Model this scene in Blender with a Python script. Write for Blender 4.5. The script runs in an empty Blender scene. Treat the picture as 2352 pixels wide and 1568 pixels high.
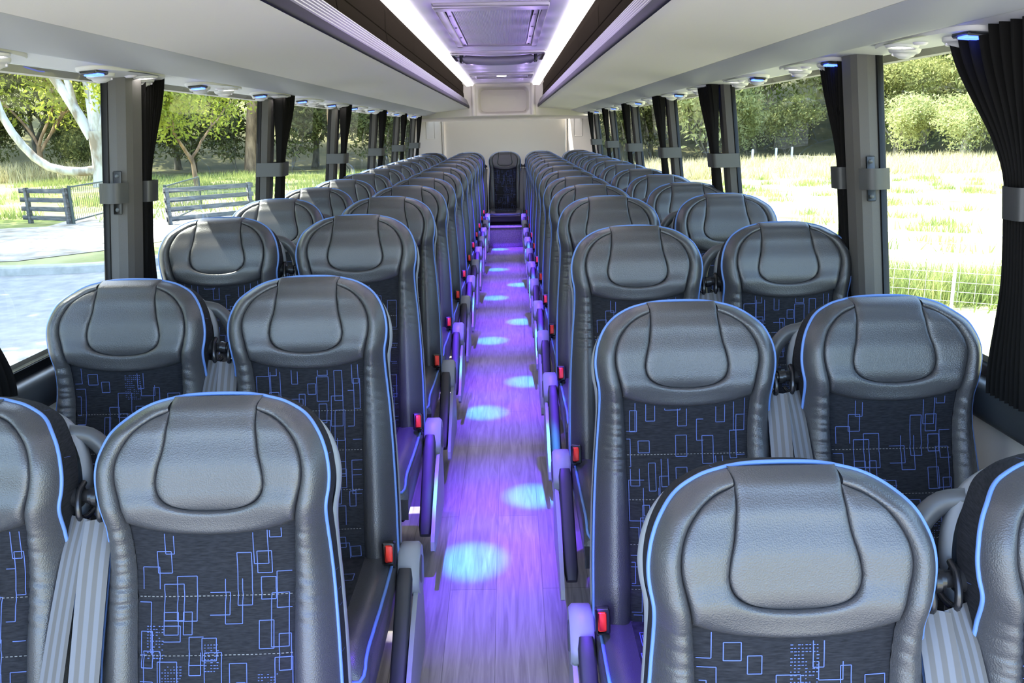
import bpy, math, random
import numpy as np
from mathutils import Vector, Matrix
R = math.radians
PI = math.pi
SC = bpy.context.scene
COL = SC.collection

# ------------------------------------------------------------------ helpers
def lerp(a, b, t): return a + (b - a) * t
def interp(x, pts):
    if x <= pts[0][0]: return pts[0][1]
    for (x0, y0), (x1, y1) in zip(pts, pts[1:]):
        if x <= x1:
            t = (x - x0) / (x1 - x0); t = t * t * (3 - 2 * t)
            return lerp(y0, y1, t)
    return pts[-1][1]

class MB:
    """collects faces, then links them as ONE mesh object"""
    def __init__(s): s.v = []; s.f = []; s.m = []; s.sm = []
    def add(s, vs, fs, mi=0, smooth=False):
        o = len(s.v); s.v += [tuple(p) for p in vs]
        for f in fs:
            s.f.append(tuple(i + o for i in f)); s.m.append(mi); s.sm.append(smooth)
    def box(s, c, d, mi=0, rot=None, bev=0.0):
        hx, hy, hz = d[0] / 2, d[1] / 2, d[2] / 2
        if bev > 0:
            b = min(bev, hx * .9, hy * .9, hz * .9)
            vs = []
            idx = {}
            for sx in (-1, 1):
                for sy in (-1, 1):
                    for sz in (-1, 1):
                        for k in range(3):
                            p = [sx * (hx - b), sy * (hy - b), sz * (hz - b)]
                            p[k] = (sx * hx, sy * hy, sz * hz)[k]
                            idx[(sx, sy, sz, k)] = len(vs); vs.append(p)
            fs = []
            for k in range(3):
                a, e = [(1, 2), (2, 0), (0, 1)][k]
                for sg in (-1, 1):
                    q = []
                    for (sa, se) in ((-1, -1), (1, -1), (1, 1), (-1, 1)):
                        t = [0, 0, 0]; t[k] = sg; t[a] = sa; t[e] = se
                        q.append(idx[(t[0], t[1], t[2], k)])
                    fs.append(q if sg > 0 else q[::-1])
                    # edges between face k and face a
                for sk in (-1, 1):
                    for sa in (-1, 1):
                        t0 = [0, 0, 0]; t0[k] = sk; t0[a] = sa; t1 = list(t0); t0[e] = -1; t1[e] = 1
                        fs.append([idx[(*t0, k)], idx[(*t1, k)], idx[(*t1, a)], idx[(*t0, a)]])
            for sx in (-1, 1):
                for sy in (-1, 1):
                    for sz in (-1, 1):
                        fs.append([idx[(sx, sy, sz, 0)], idx[(sx, sy, sz, 1)], idx[(sx, sy, sz, 2)]])
        else:
            vs = [(x, y, z) for x in (-hx, hx) for y in (-hy, hy) for z in (-hz, hz)]
            fs = [(0, 1, 3, 2), (4, 6, 7, 5), (0, 4, 5, 1), (2, 3, 7, 6), (0, 2, 6, 4), (1, 5, 7, 3)]
        M = rot.to_matrix() if hasattr(rot, 'to_matrix') else rot
        out = []
        for p in vs:
            q = Vector(p)
            if M is not None: q = M @ q
            out.append((q.x + c[0], q.y + c[1], q.z + c[2]))
        s.add(out, fs, mi, bev > 0)
    def grid(s, rows, mi=0, smooth=True, closeu=False):
        n, m = len(rows), len(rows[0])
        vs = [p for r in rows for p in r]; fs = []
        for i in range(n - 1):
            for j in range(m if closeu else m - 1):
                k = (j + 1) % m
                fs.append((i * m + j, i * m + k, (i + 1) * m + k, (i + 1) * m + j))
        s.add(vs, fs, mi, smooth)
    def tube(s, pts, r, seg=8, mi=0, cap=True, closed=False):
        pts = [Vector(p) for p in pts]; n = len(pts)
        rr = r if isinstance(r, (list, tuple)) else [r] * n
        up = Vector((0, 0, 1)); rows = []; prev = None
        for i, p in enumerate(pts):
            if closed: t = pts[(i + 1) % n] - pts[i - 1]
            else: t = pts[min(i + 1, n - 1)] - pts[max(i - 1, 0)]
            if t.length < 1e-9: t = Vector((0, 0, 1))
            t.normalize()
            if prev is None:
                a = up if abs(t.z) < .9 else Vector((1, 0, 0))
                x = t.cross(a).normalized()
            else:
                x = prev - t * prev.dot(t)
                x = x.normalized() if x.length > 1e-6 else t.cross(up).normalized()
            prev = x; y = t.cross(x)
            rows.append([tuple(p + (x * math.cos(2 * PI * k / seg) + y * math.sin(2 * PI * k / seg)) * rr[i]) for k in range(seg)])
        if closed: rows.append(rows[0])
        s.grid(rows, mi, True, True)
        if cap and not closed:
            o = len(s.v); s.v += rows[0] + rows[-1]
            s.f.append(tuple(range(o, o + seg))); s.m.append(mi); s.sm.append(False)
            s.f.append(tuple(range(o + 2 * seg - 1, o + seg - 1, -1))); s.m.append(mi); s.sm.append(False)
    def cyl(s, a, b, r, seg=16, mi=0): s.tube([a, b], r, seg, mi)
    def lathe(s, c, prof, seg=20, mi=0, axis='z', sgn=1):
        rows = []
        for (r, h) in prof:
            row = []
            for k in range(seg):
                a = 2 * PI * k / seg
                p = (r * math.cos(a), r * math.sin(a), h * sgn)
                if axis == 'x': p = (p[2], p[0], p[1])
                if axis == 'y': p = (p[0], p[2], p[1])
                row.append((c[0] + p[0], c[1] + p[1], c[2] + p[2]))
            rows.append(row)
        s.grid(rows, mi, True, True)
    def extrude_y(s, prof, y0, y1, mi=0, smooth=False, ny=1, closed=False):
        ys = [lerp(y0, y1, i / ny) for i in range(ny + 1)]
        s.grid([[(a, y, z) for (a, z) in prof] for y in ys], mi, smooth, closed)
    def data(s, name, mats):
        me = bpy.data.meshes.new(name)
        me.from_pydata(s.v, [], s.f)
        for m in mats: me.materials.append(m)
        me.polygons.foreach_set('material_index', s.m)
        me.polygons.foreach_set('use_smooth', s.sm)
        me.update()
        return me
    def build(s, name, mats, parent=None, recalc=False):
        if not isinstance(mats, (list, tuple)): mats = [mats]
        me = s.data(name, mats)
        if recalc:
            import bmesh
            bm = bmesh.new(); bm.from_mesh(me); bmesh.ops.recalc_face_normals(bm, faces=bm.faces); bm.to_mesh(me); bm.free()
        o = bpy.data.objects.new(name, me); COL.objects.link(o)
        if parent: o.parent = parent
        return o

def tag(o, label=None, cat=None, group=None, kind=None):
    if label: o['label'] = label
    if cat: o['category'] = cat
    if group: o['group'] = group
    if kind: o['kind'] = kind
    return o
def empty(name, loc=(0, 0, 0), rz=0):
    o = bpy.data.objects.new(name, None); COL.objects.link(o)
    o.location = loc; o.rotation_euler = (0, 0, rz); o.empty_display_size = .1
    return o
def kids(o): return [c for c in o.children]
def copy_tree(o, parent=None):
    c = o.copy(); COL.objects.link(c)
    if parent: c.parent = parent
    for ch in kids(o): copy_tree(ch, c)
    return c
def struct(o): o['kind'] = 'structure'; return o
def catmull(pts, n):
    """resample a polyline as a smooth curve with n points, even in arc length"""
    P = [np.array(p, float) for p in pts]
    P = [2 * P[0] - P[1]] + P + [2 * P[-1] - P[-2]]
    out = []
    for i in range(1, len(P) - 2):
        for k in range(16):
            t = k / 16
            out.append(.5 * ((2 * P[i]) + (-P[i-1] + P[i+1]) * t + (2*P[i-1] - 5*P[i] + 4*P[i+1] - P[i+2]) * t*t + (-P[i-1] + 3*P[i] - 3*P[i+1] + P[i+2]) * t**3))
    out.append(P[-2]); A = np.array(out)
    d = np.r_[0, np.cumsum(np.linalg.norm(np.diff(A, axis=0), axis=1))]
    q = np.linspace(0, d[-1], n)
    return [tuple(np.interp(x, d, A[:, k]) for k in range(A.shape[1])) for x in q]
ORD = ['', 'first', 'second', 'third', 'fourth', 'fifth', 'sixth', 'seventh', 'eighth', 'ninth', 'tenth', 'eleventh', 'twelfth', 'thirteenth', 'fourteenth', 'fifteenth', 'sixteenth', 'seventeenth', 'eighteenth']

# ------------------------------------------------------------------ materials
MT = {}
def mat(name, col, rough=.5, metal=0.0, spec=.5, emit=None, estr=0, coat=0, sheen=0):
    m = bpy.data.materials.new(name); m.use_nodes = True
    b = m.node_tree.nodes['Principled BSDF']
    b.inputs['Base Color'].default_value = (*col, 1)
    b.inputs['Roughness'].default_value = rough
    b.inputs['Metallic'].default_value = metal
    b.inputs['Specular IOR Level'].default_value = spec
    if coat: b.inputs['Coat Weight'].default_value = coat
    if sheen: b.inputs['Sheen Weight'].default_value = sheen
    if emit:
        b.inputs['Emission Color'].default_value = (*emit, 1); b.inputs['Emission Strength'].default_value = estr
    MT[name] = m
    return m
def nodes(m): return m.node_tree.nodes, m.node_tree.links, m.node_tree.nodes['Principled BSDF']
def coords(m, scale=(1, 1, 1), kind='Object'):
    n, l, b = nodes(m)
    tc = n.new('ShaderNodeTexCoord'); mp = n.new('ShaderNodeMapping')
    mp.inputs['Scale'].default_value = scale
    l.new(tc.outputs[kind], mp.inputs['Vector'])
    return mp.outputs['Vector']
def noise_col(m, c0, c1, scale, detail=4, vec=None, p0=.35, p1=.65, rough=.55):
    n, l, b = nodes(m)
    v = vec or coords(m)
    t = n.new('ShaderNodeTexNoise'); t.inputs['Scale'].default_value = scale; t.inputs['Detail'].default_value = detail
    t.inputs['Roughness'].default_value = rough
    l.new(v, t.inputs['Vector'])
    r = n.new('ShaderNodeValToRGB'); r.color_ramp.elements[0].position = p0; r.color_ramp.elements[1].position = p1
    r.color_ramp.elements[0].color = (*c0, 1); r.color_ramp.elements[1].color = (*c1, 1)
    l.new(t.outputs['Fac'], r.inputs['Fac']); l.new(r.outputs['Color'], b.inputs['Base Color'])
    return t, r
def bump(m, scale, dist, strength=.5, kind='noise', vec=None):
    n, l, b = nodes(m)
    v = vec or coords(m)
    if kind == 'noise':
        t = n.new('ShaderNodeTexNoise'); t.inputs['Scale'].default_value = scale; t.inputs['Detail'].default_value = 3; o = t.outputs['Fac']
    else:
        t = n.new('ShaderNodeTexVoronoi'); t.inputs['Scale'].default_value = scale; o = t.outputs['Distance']
    l.new(v, t.inputs['Vector'])
    bp = n.new('ShaderNodeBump'); bp.inputs['Strength'].default_value = strength; bp.inputs['Distance'].default_value = dist
    l.new(o, bp.inputs['Height']); l.new(bp.outputs['Normal'], b.inputs['Normal'])

m = mat('grey_leather', (.045, .0445, .049), .37, spec=.8); bump(m, 420, .0012, .35, 'voronoi')
mat('blue_piping', (.11, .21, .50), .5)
m = mat('woven_fabric', (.012, .013, .017), .9, spec=.2); noise_col(m, (.008, .0085, .011), (.025, .026, .032), 60, 5, coords(m, (1, 1, 8)), .3, .75)
m = mat('blue_thread', (.095, .135, .34), .8, spec=.2)
mat('stitch_thread', (.2, .2, .2), .8)
mat('grey_plastic', (.24, .255, .275), .45)
mat('dark_grey_plastic', (.07, .075, .08), .4)
mat('black_plastic', (.018, .018, .02), .38)
mat('black_rubber', (.008, .008, .009), .6)
mat('armrest_pad', (.022, .022, .025), .5)
mat('red_button', (.75, .03, .015), .4)
mat('dark_metal', (.05, .05, .055), .25, metal=.7)
mat('chrome', (.17, .17, .18), .4, metal=1.0)
m = mat('webbing', (.2, .19, .18), .75, spec=.3)
m = mat('beige_panel', (.62, .58, .52), .75, spec=.25); bump(m, 180, .0006, .3)
m = mat('rack_panel', (.70, .66, .61), .8, spec=.2); bump(m, 160, .0008, .35)
m = mat('duct_plastic', (.62, .61, .60), .5)
mat('cove_plastic', (.42, .42, .44), .5)
m = mat('ceiling_white', (.88, .85, .90), .5)
mat('vent_plastic', (.72, .68, .74), .45)
m = mat('filter_mesh', (.74, .70, .76), .7)
mat('navy_strip', (.006, .005, .016), .5, spec=.15)
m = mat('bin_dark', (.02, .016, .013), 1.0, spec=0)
m = mat('pillar_vinyl', (.095, .09, .088), .65); bump(m, 300, .0008, .4)
m = mat('curtain_cloth', (.010, .0095, .0095), .95, spec=.1)
m = mat('clip_plastic', (.042, .042, .045), .38)
m = mat('sill_vinyl', (.045, .05, .055), .4)
mat('lamp_white', (.9, .9, .9), .4, emit=(1, .95, .9), estr=7)
mat('led_blue', (.1, .15, .9), .4, emit=(.03, .07, 1.0), estr=4.5)
mat('light_strip', (1, 1, 1), .4, emit=(1, .97, .98), estr=2.3)
mat('white_lens', (.9, .9, .9), .3, emit=(1, 1, 1), estr=4)

def floor_material():
    m = mat('wood_vinyl', (.3, .27, .27), .38, spec=.4)
    n, l, b = nodes(m)
    v = coords(m)
    w = n.new('ShaderNodeMapping'); w.inputs['Scale'].default_value = (26, 1.6, 1); l.new(v, w.inputs['Vector'])
    t = n.new('ShaderNodeTexNoise'); t.inputs['Scale'].default_value = 2.2; t.inputs['Detail'].default_value = 7; t.inputs['Distortion'].default_value = 1.2
    l.new(w.outputs['Vector'], t.inputs['Vector'])
    r = n.new('ShaderNodeValToRGB'); r.color_ramp.elements[0].position = .3; r.color_ramp.elements[1].position = .72
    r.color_ramp.elements[0].color = (.21, .185, .195, 1); r.color_ramp.elements[1].color = (.40, .355, .365, 1)
    l.new(t.outputs['Fac'], r.inputs['Fac'])
    bk = n.new('ShaderNodeTexBrick'); bk.offset = .4
    rot = n.new('ShaderNodeMapping'); rot.inputs['Rotation'].default_value = (0, 0, PI / 2); l.new(v, rot.inputs['Vector']); l.new(rot.outputs['Vector'], bk.inputs['Vector'])
    bk.inputs['Scale'].default_value = 1; bk.inputs['Brick Width'].default_value = 1.2; bk.inputs['Row Height'].default_value = .15
    bk.inputs['Mortar Size'].default_value = .0012; bk.inputs['Color1'].default_value = (1, 1, 1, 1); bk.inputs['Color2'].default_value = (.84, .84, .86, 1); bk.inputs['Mortar'].default_value = (.5, .5, .5, 1)
    mx = n.new('ShaderNodeMix'); mx.data_type = 'RGBA'; mx.blend_type = 'MULTIPLY'; mx.inputs['Factor'].default_value = 1
    l.new(r.outputs['Color'], mx.inputs['A']); l.new(bk.outputs['Color'], mx.inputs['B']); l.new(mx.outputs['Result'], b.inputs['Base Color'])
floor_material()
def glass_material():
    m = bpy.data.materials.new('tinted_glass'); m.use_nodes = True; n = m.node_tree.nodes; l = m.node_tree.links
    n.clear(); o = n.new('ShaderNodeOutputMaterial'); t = n.new('ShaderNodeBsdfTransparent'); t.inputs['Color'].default_value = (.63, .68, .65, 1)
    g = n.new('ShaderNodeBsdfGlossy'); g.inputs['Roughness'].default_value = .01; lw = n.new('ShaderNodeLayerWeight'); pw = n.new('ShaderNodeMath'); pw.operation = 'POWER'; pw.inputs[1].default_value = 5; l.new(lw.outputs['Facing'], pw.inputs[0])
    f = n.new('ShaderNodeMapRange'); f.inputs['To Min'].default_value = .035; f.inputs['To Max'].default_value = .6; l.new(pw.outputs[0], f.inputs['Value'])
    x = n.new('ShaderNodeMixShader'); l.new(f.outputs['Result'], x.inputs['Fac']); l.new(t.outputs['BSDF'], x.inputs[1]); l.new(g.outputs['BSDF'], x.inputs[2]); l.new(x.outputs['Shader'], o.inputs['Surface'])
    MT['tinted_glass'] = m
glass_material()
def leaf_material(name, c0, c1, trans=.45):
    m = bpy.data.materials.new(name); m.use_nodes = True; n = m.node_tree.nodes; l = m.node_tree.links
    n.clear(); o = n.new('ShaderNodeOutputMaterial')
    tc = n.new('ShaderNodeTexCoord'); t = n.new('ShaderNodeTexNoise'); t.inputs['Scale'].default_value = 1.1; t.inputs['Detail'].default_value = 5
    l.new(tc.outputs['Object'], t.inputs['Vector'])
    r = n.new('ShaderNodeValToRGB'); r.color_ramp.elements[0].position = .35; r.color_ramp.elements[1].position = .65
    r.color_ramp.elements[0].color = (*c0, 1); r.color_ramp.elements[1].color = (*c1, 1); l.new(t.outputs['Fac'], r.inputs['Fac'])
    d = n.new('ShaderNodeBsdfDiffuse'); tr = n.new('ShaderNodeBsdfTranslucent'); x = n.new('ShaderNodeMixShader'); x.inputs['Fac'].default_value = trans
    l.new(r.outputs['Color'], d.inputs['Color']); l.new(r.outputs['Color'], tr.inputs['Color'])
    l.new(d.outputs['BSDF'], x.inputs[1]); l.new(tr.outputs['BSDF'], x.inputs[2]); l.new(x.outputs['Shader'], o.inputs['Surface'])
    MT[name] = m
leaf_material('leaf_yellow', (.20, .25, .04), (.46, .48, .09))
leaf_material('leaf_olive', (.20, .22, .075), (.48, .48, .20))
leaf_material('leaf_dark', (.075, .09, .035), (.23, .24, .095))
leaf_material('leaf_pale', (.30, .33, .13), (.60, .62, .32))
leaf_material('leaf_green', (.18, .25, .05), (.42, .52, .12))
leaf_material('dry_blade', (.42, .38, .2), (.75, .66, .42), .3)
leaf_material('green_blade', (.2, .26, .08), (.46, .48, .18), .3)
m = mat('bark_white', (.7, .66, .6), .85, spec=.2); noise_col(m, (.30, .23, .17), (.62, .59, .55), 1.3, 5, coords(m, (1, 1, .4)), .38, .55)
m = mat('bark_brown', (.3, .2, .13), .9, spec=.1); noise_col(m, (.14, .09, .06), (.42, .28, .18), 3, 5, coords(m, (1, 1, .3)))
m = mat('bark_grey', (.2, .18, .15), .9, spec=.1); noise_col(m, (.10, .09, .075), (.32, .29, .25), 3, 5, coords(m, (1, 1, .3)))
m = mat('asphalt', (.4, .39, .37), .9, spec=.2); noise_col(m, (.24, .235, .225), (.34, .33, .315), 3, 6)
m = mat('concrete', (.62, .61, .57), .85); noise_col(m, (.30, .30, .28), (.42, .41, .39), 4, 5)
m = mat('gravel', (.6, .55, .48), .95, spec=.1); noise_col(m, (.26, .22, .17), (.50, .46, .41), 1.5, 8)
m = mat('verge_grass', (.4, .42, .18), .95, spec=.1); noise_col(m, (.15, .18, .045), (.38, .36, .18), .35, 8, None, .35, .68)
m = mat('paddock_grass', (.5, .5, .25), .95, spec=.1); noise_col(m, (.24, .26, .09), (.52, .49, .30), .45, 8, None, .3, .62)
m = mat('hill_bush', (.2, .2, .1), .95, spec=.1); noise_col(m, (.08, .085, .035), (.21, .19, .09), .22, 9, None, .35, .66)
m = mat('timber_grey', (.36, .35, .34), .9, spec=.2); noise_col(m, (.10, .10, .10), (.19, .185, .18), 3, 5, coords(m, (1, 1, 8)))
mat('steel_dark', (.06, .08, .075), .5, metal=.3)
mat('galvanised', (.72, .74, .74), .4, metal=.4)
mat('post_white', (.8, .8, .78), .7)

# webbing stripes run lengthwise; each ribbon carries a UV across its width
def webbing_nodes():
    m = MT['webbing']; n, l, b = nodes(m)
    uv = n.new('ShaderNodeTexCoord'); sp = n.new('ShaderNodeSeparateXYZ'); l.new(uv.outputs['UV'], sp.inputs['Vector'])
    ml = n.new('ShaderNodeMath'); ml.operation = 'MULTIPLY'; ml.inputs[1].default_value = 2 * PI * 3; l.new(sp.outputs['X'], ml.inputs[0])
    sn = n.new('ShaderNodeMath'); sn.operation = 'SINE'; l.new(ml.outputs[0], sn.inputs[0])
    r = n.new('ShaderNodeValToRGB'); r.color_ramp.elements[0].position = .4; r.color_ramp.elements[1].position = .6
    r.color_ramp.elements[0].color = (.115, .108, .104, 1); r.color_ramp.elements[1].color = (.155, .158, .175, 1)
    mp = n.new('ShaderNodeMapRange'); mp.inputs['From Min'].default_value = -1; l.new(sn.outputs[0], mp.inputs['Value']); l.new(mp.outputs['Result'], r.inputs['Fac'])
    l.new(r.outputs['Color'], b.inputs['Base Color'])
webbing_nodes()

# ------------------------------------------------------------------ camera
CAM = Vector((.075, 0, 1.42))
def make_camera():
    f, cx, cy = 1900.0, 1176.0, 784.0
    vy = Vector((1171 - cx, cy - 297.5, -f)).normalized()
    vx = Vector((1.0, .022, 0.0)); vx = (vx - vy * vx.dot(vy)).normalized()
    vz = vx.cross(vy)
    Rwc = Matrix((vx, vy, vz))          # rows = world axes in camera space, so this maps camera space to world
    cd = bpy.data.cameras.new('camera'); cd.sensor_width = 36; cd.sensor_fit = 'HORIZONTAL'; cd.lens = 36 * f / 2352
    cd.clip_start = .02; cd.clip_end = 600
    co = bpy.data.objects.new('camera', cd); COL.objects.link(co)
    co.matrix_world = Matrix.Translation(CAM) @ Rwc.to_4x4()
    SC.camera = co
make_camera()

# ------------------------------------------------------------------ seat geometry
L_BACK, TH, Z0 = .775, R(16), .405
Tv = (0, math.sin(TH), math.cos(TH)); Nv = (0, -math.cos(TH), math.sin(TH))
def P(s, tau, d):
    t = L_BACK - tau
    return (s, t * Tv[1] + d * Nv[1], Z0 + t * Tv[2] + d * Nv[2])
D0 = [(0, -.004), (.03, .006), (.07, .016), (.13, .024), (.19, .022), (.25, .008), (.33, 0), (.5, .006), (.66, .002), (.8, -.02)]
def D(s, tau):
    d = interp(tau, D0)
    w = interp(tau, [(.02, 0), (.08, 1), (.2, 1), (.29, 0)])
    return d + .014 * min(1.4, (abs(s) / .17) ** 2) * w
OUT = [(.224, .79), (.224, .65), (.219, .5), (.211, .38), (.204, .3), (.201, .245), (.203, .205), (.209, .17), (.210, .138), (.203, .102), (.186, .066), (.158, .037), (.122, .017), (.082, .006)]
INN = [(.140, .79), (.141, .65), (.142, .5), (.143, .4), (.145, .3), (.150, .228), (.158, .19), (.166, .155), (.166, .125), (.157, .095), (.138, .066), (.112, .045), (.081, .031)]
PAD = [(.082, .004), (.079, .03), (.080, .06), (.085, .1), (.0925, .13), (.0965, .155), (.0935, .175), (.083, .190), (.062, .2005), (.033, .2065), (0, .2085)]
EDGE = .03
NQ = 230
out_r = catmull(OUT, NQ); inn_r = catmull(INN, NQ)
def ring_mesh():
    b = MB(); K = 12
    rng = random.Random(3)
    ph = [rng.uniform(0, 6) for _ in range(4)]
    for sg in (-1, 1):
        rows = []
        for q in range(NQ):
            so, to = out_r[q]; si, ti = inn_r[q]
            wd = math.hypot(so - si, to - ti); row = []
            for k in range(K + 1):
                c = k / K
                s_ = lerp(si, so, c); t_ = lerp(ti, to, c)
                sc = min(1.0, wd / .07)
                am = interp(t_, [(.05, .015), (.17, .016), (.26, .026), (.8, .030)])
                h = am * math.sin(PI * c ** .85) ** .8 * sc - EDGE * c ** 2.6 - .002 * (1 - c) ** 14
                win = interp(t_, [(.215, 0), (.245, 1), (.38, 1), (.44, 0)])
                p1 = t_ / .0165 + .35 * math.sin(c * 2.6 + ph[0] + sg) + .25 * math.sin(t_ * 60 + ph[1] * sg)
                p2 = t_ / .027 + .5 * math.sin(c * 2 + ph[2] * sg) + ph[3]
                cr = max(0, 1 - abs(math.sin(PI * p1)) * 1.25) ** 1.6 * .6 + max(0, 1 - abs(math.sin(PI * p2)) * 1.4) ** 1.5
                h -= .0042 * win * cr * (1 - c) ** .5 * min(1, c * 5 + .45)
                row.append(P(sg * s_, t_, D(s_, t_) + h))
            rows.append(row)
        b.grid(rows if sg > 0 else [r[::-1] for r in rows])
    b.grid([[P(s_, t_, D(s_, t_) - EDGE * max(0, 1 - t_ / .035) ** 2.2 - .006) for s_ in np.linspace(-.1 + .02 * (t_ < .01), .1 - .02 * (t_ < .01), 15)] for t_ in (.002, .008, .016, .026, .04, .06)])
    return b
def wing_paths():
    i0 = min(range(len(INN)), key=lambda i: abs(INN[i][1] - .228))
    side_o = catmull([(s, t) for s, t in INN[i0:]][::-1], 40)                      # top seam down to the lower corner
    bot_o = catmull([(.150, .228), (.125, .2375), (.085, .2465), (.04, .2515), (0, .253)], 26)
    j = 6
    side_i = catmull(PAD[1:j], 40); bot_i = catmull(PAD[j - 1:], 26)
    o = side_o + bot_o[1:]; i = side_i + bot_i[1:]
    o = [(s, t) for s, t in o] + [(-s, t) for s, t in o[::-1][1:]]
    i = [(s, t) for s, t in i] + [(-s, t) for s, t in i[::-1][1:]]
    return o, i
W_OUT, W_IN = wing_paths()
def wing_mesh():
    b = MB(); K = 12; rows = []
    for (so, to), (si, ti) in zip(W_OUT, W_IN):
        wd = math.hypot(so - si, to - ti); row = []
        for k in range(K + 1):
            c = .5 - .5 * math.cos(PI * k / K); s_ = lerp(si, so, c); t_ = lerp(ti, to, c)
            am = interp(t_, [(.06, .007), (.16, .009), (.205, .015), (.26, .016)])
            h = am * (1 - abs(2 * c - 1) ** 7) ** .6 * min(1, wd / .03) - .002 * (abs(2 * c - 1)) ** 24
            row.append(P(s_, t_, D(s_, t_) + h))
        rows.append(row)
    b.grid(rows); return b
def pad_mesh():
    b = MB(); ol = catmull(PAD, 44); rows = []
    n = len(ol)
    # rows from top down; the lowest third closes on the round bottom edge
    for i, (w, t) in enumerate(ol):
        row = []
        for k in range(25):
            u = math.sin(PI / 2 * (-1 + 2 * k / 24))
            s_ = u * w
            rim = max(0, 1 - abs(u) ** 18) ** .5
            vb = min(1.0, (.2115 - t) / .03); vb = max(0, vb) ** .5
            top = -(EDGE) * max(0, 1 - t / .035) ** 2.2
            h = .010 * min(rim, vb if abs(u) < .999 else 0) + top - .001
            row.append(P(s_, t, D(s_, t) + h))
        rows.append(row)
    b.grid(rows); return b
def fab_top(s): return .226 + .026 * (1 - (s / .15) ** 2)
def fab_half(t): return interp(t, [(.2, .150), (.23, .150), (.3, .1455), (.4, .1435), (.8, .141)])
def fab_d(s, t):
    seam = 0
    for ts in (.365, .47, .575, .68): seam += .0035 * math.exp(-((t - ts) / .006) ** 2)
    return D(s, t) + .010 * (1 - (s / .15) ** 4) - .006 - seam
def fabric_mesh(seed):
    b = MB(); rows = []
    for i in range(70):
        v = i / 69; row = []
        for k in range(19):
            u = -1 + 2 * k / 18
            tt = fab_top(u * .149); t = lerp(tt, .785, v); s_ = u * fab_half(t)
            row.append(P(s_, t, fab_d(s_, t)))
        rows.append(row)
    b.grid(rows)
    rng = random.Random(seed)
    def line(s0, t0, s1, t1, w, mi, lift=.0012):
        ln = math.hypot(s1 - s0, t1 - t0)
        if ln < 1e-5: return
        n = max(1, int(ln / .009)); nx, ny = -(t1 - t0) / ln * w / 2, (s1 - s0) / ln * w / 2
        r0, r1 = [], []
        for k in range(n + 1):
            a = k / n; s_ = lerp(s0, s1, a); t = lerp(t0, t1, a)
            for r, sg in ((r0, 1), (r1, -1)):
                x, y = s_ + nx * sg, t + ny * sg
                r.append(P(x, y, fab_d(x, y) + lift))
        b.grid([r0, r1], mi)
    def ok(s_, t): return abs(s_) < fab_half(t) - .003 and fab_top(s_) + .004 < t < .775
    def clipline(s0, t0, s1, t1):
        n = max(2, int(math.hypot(s1 - s0, t1 - t0) / .004)); run = None
        for k in range(n + 1):
            p = (lerp(s0, s1, k / n), lerp(t0, t1, k / n))
            if ok(*p):
                if run is None: run = p
                last = p
            elif run is not None:
                line(*run, *last, .0015, 1); run = None
        if run is not None: line(*run, *last, .0015, 1)
    cells = [(cx, cy) for cx in range(7) for cy in range(11)]; rng.shuffle(cells)
    for (cx, cy) in cells[:58]:
        w = rng.choice((.016, .021, .026, .031, .036)); h = rng.choice((.028, .04, .05, .065, .08, .095))
        s0 = -.15 + cx * .043 + rng.uniform(-.008, .022); t0 = .225 + cy * .051 + rng.uniform(-.02, .02)
        sides = [(s0, t0, s0 + w, t0), (s0 + w, t0, s0 + w, t0 + h), (s0 + w, t0 + h, s0, t0 + h), (s0, t0 + h, s0, t0)]
        if rng.random() < .3: sides.pop(rng.randrange(4))
        for l_ in sides: clipline(*l_)
    for _ in range(5):
        s0 = rng.uniform(-.14, .1); t0 = rng.uniform(.26, .72); nc, nr = rng.randint(4, 8), rng.randint(10, 18)
        for i in range(nr):
            for j in range(nc):
                if rng.random() < .25: continue
                x, y = s0 + j * .0055, t0 + i * .0052
                if ok(x, y) and ok(x + .004, y): line(x, y, x + rng.uniform(.002, .0042), y, .0014, 1)
    for ts in (.365, .47, .575, .68):
        s0 = -fab_half(ts) + .004
        while s0 < fab_half(ts) - .008:
            line(s0, ts, s0 + .0045, ts, .0013, 2, .0018); s0 += .0078
    return b
def outline(n=None):
    top = catmull([(.082, .006), (.055, .002), (.028, .0005), (0, 0)], 14)
    r = out_r + top[1:]
    return r + [(-s, t) for s, t in r[::-1][1:]]
OL = outline()
def od(s, t): return D(min(abs(s), .22), t) - EDGE
def piping_mesh():
    b = MB(); b.tube([P(s, t, od(s, t) + .0005) for s, t in OL], .0038, 8); return b
def gusset_mesh():
    b = MB(); rows = [[P(s, t, od(s, t) - x) for s, t in OL] for x in (0, .015, .03, .045, .058)]
    b.grid(rows)
    rng = random.Random(8)      # stray blue threads of the woven pattern on the side
    for _ in range(26):
        i = rng.randrange(6, len(OL) - 8); x0 = rng.uniform(.008, .03)
        if rng.random() < .5:
            s, t = OL[i]; s2, t2 = OL[i + 1]; f = lambda s, t, x: P(s * 1.004, t - .0006, od(s, t) - x)
            b.add([f(s, t, x0), f(s, t, x0 + .022), f(lerp(s, s2, .2), lerp(t, t2, .2), x0 + .022), f(lerp(s, s2, .2), lerp(t, t2, .2), x0)], [(0, 1, 2, 3)], 1)
    return b
def shell_mesh():
    b = MB()
    prof = [(.050, .985), (.054, 1.006), (.066, 1.014), (.085, 1.0), (.102, .93), (.108, .80), (.11, .5)]
    rows = []
    for x, k in prof:
        row = []
        for s, t in OL:
            tt = .40 + (t - .40) * lerp(k, 1, .35) + .012
            row.append(P(s * k, tt, od(s, t) * .3 - .02 - x))
        rows.append(row)
    b.grid(rows)
    o = len(b.v); m_ = len(OL); b.v += rows[-1]; b.f.append(tuple(range(o, o + m_))); b.m.append(0); b.sm.append(False)
    return b
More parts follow.
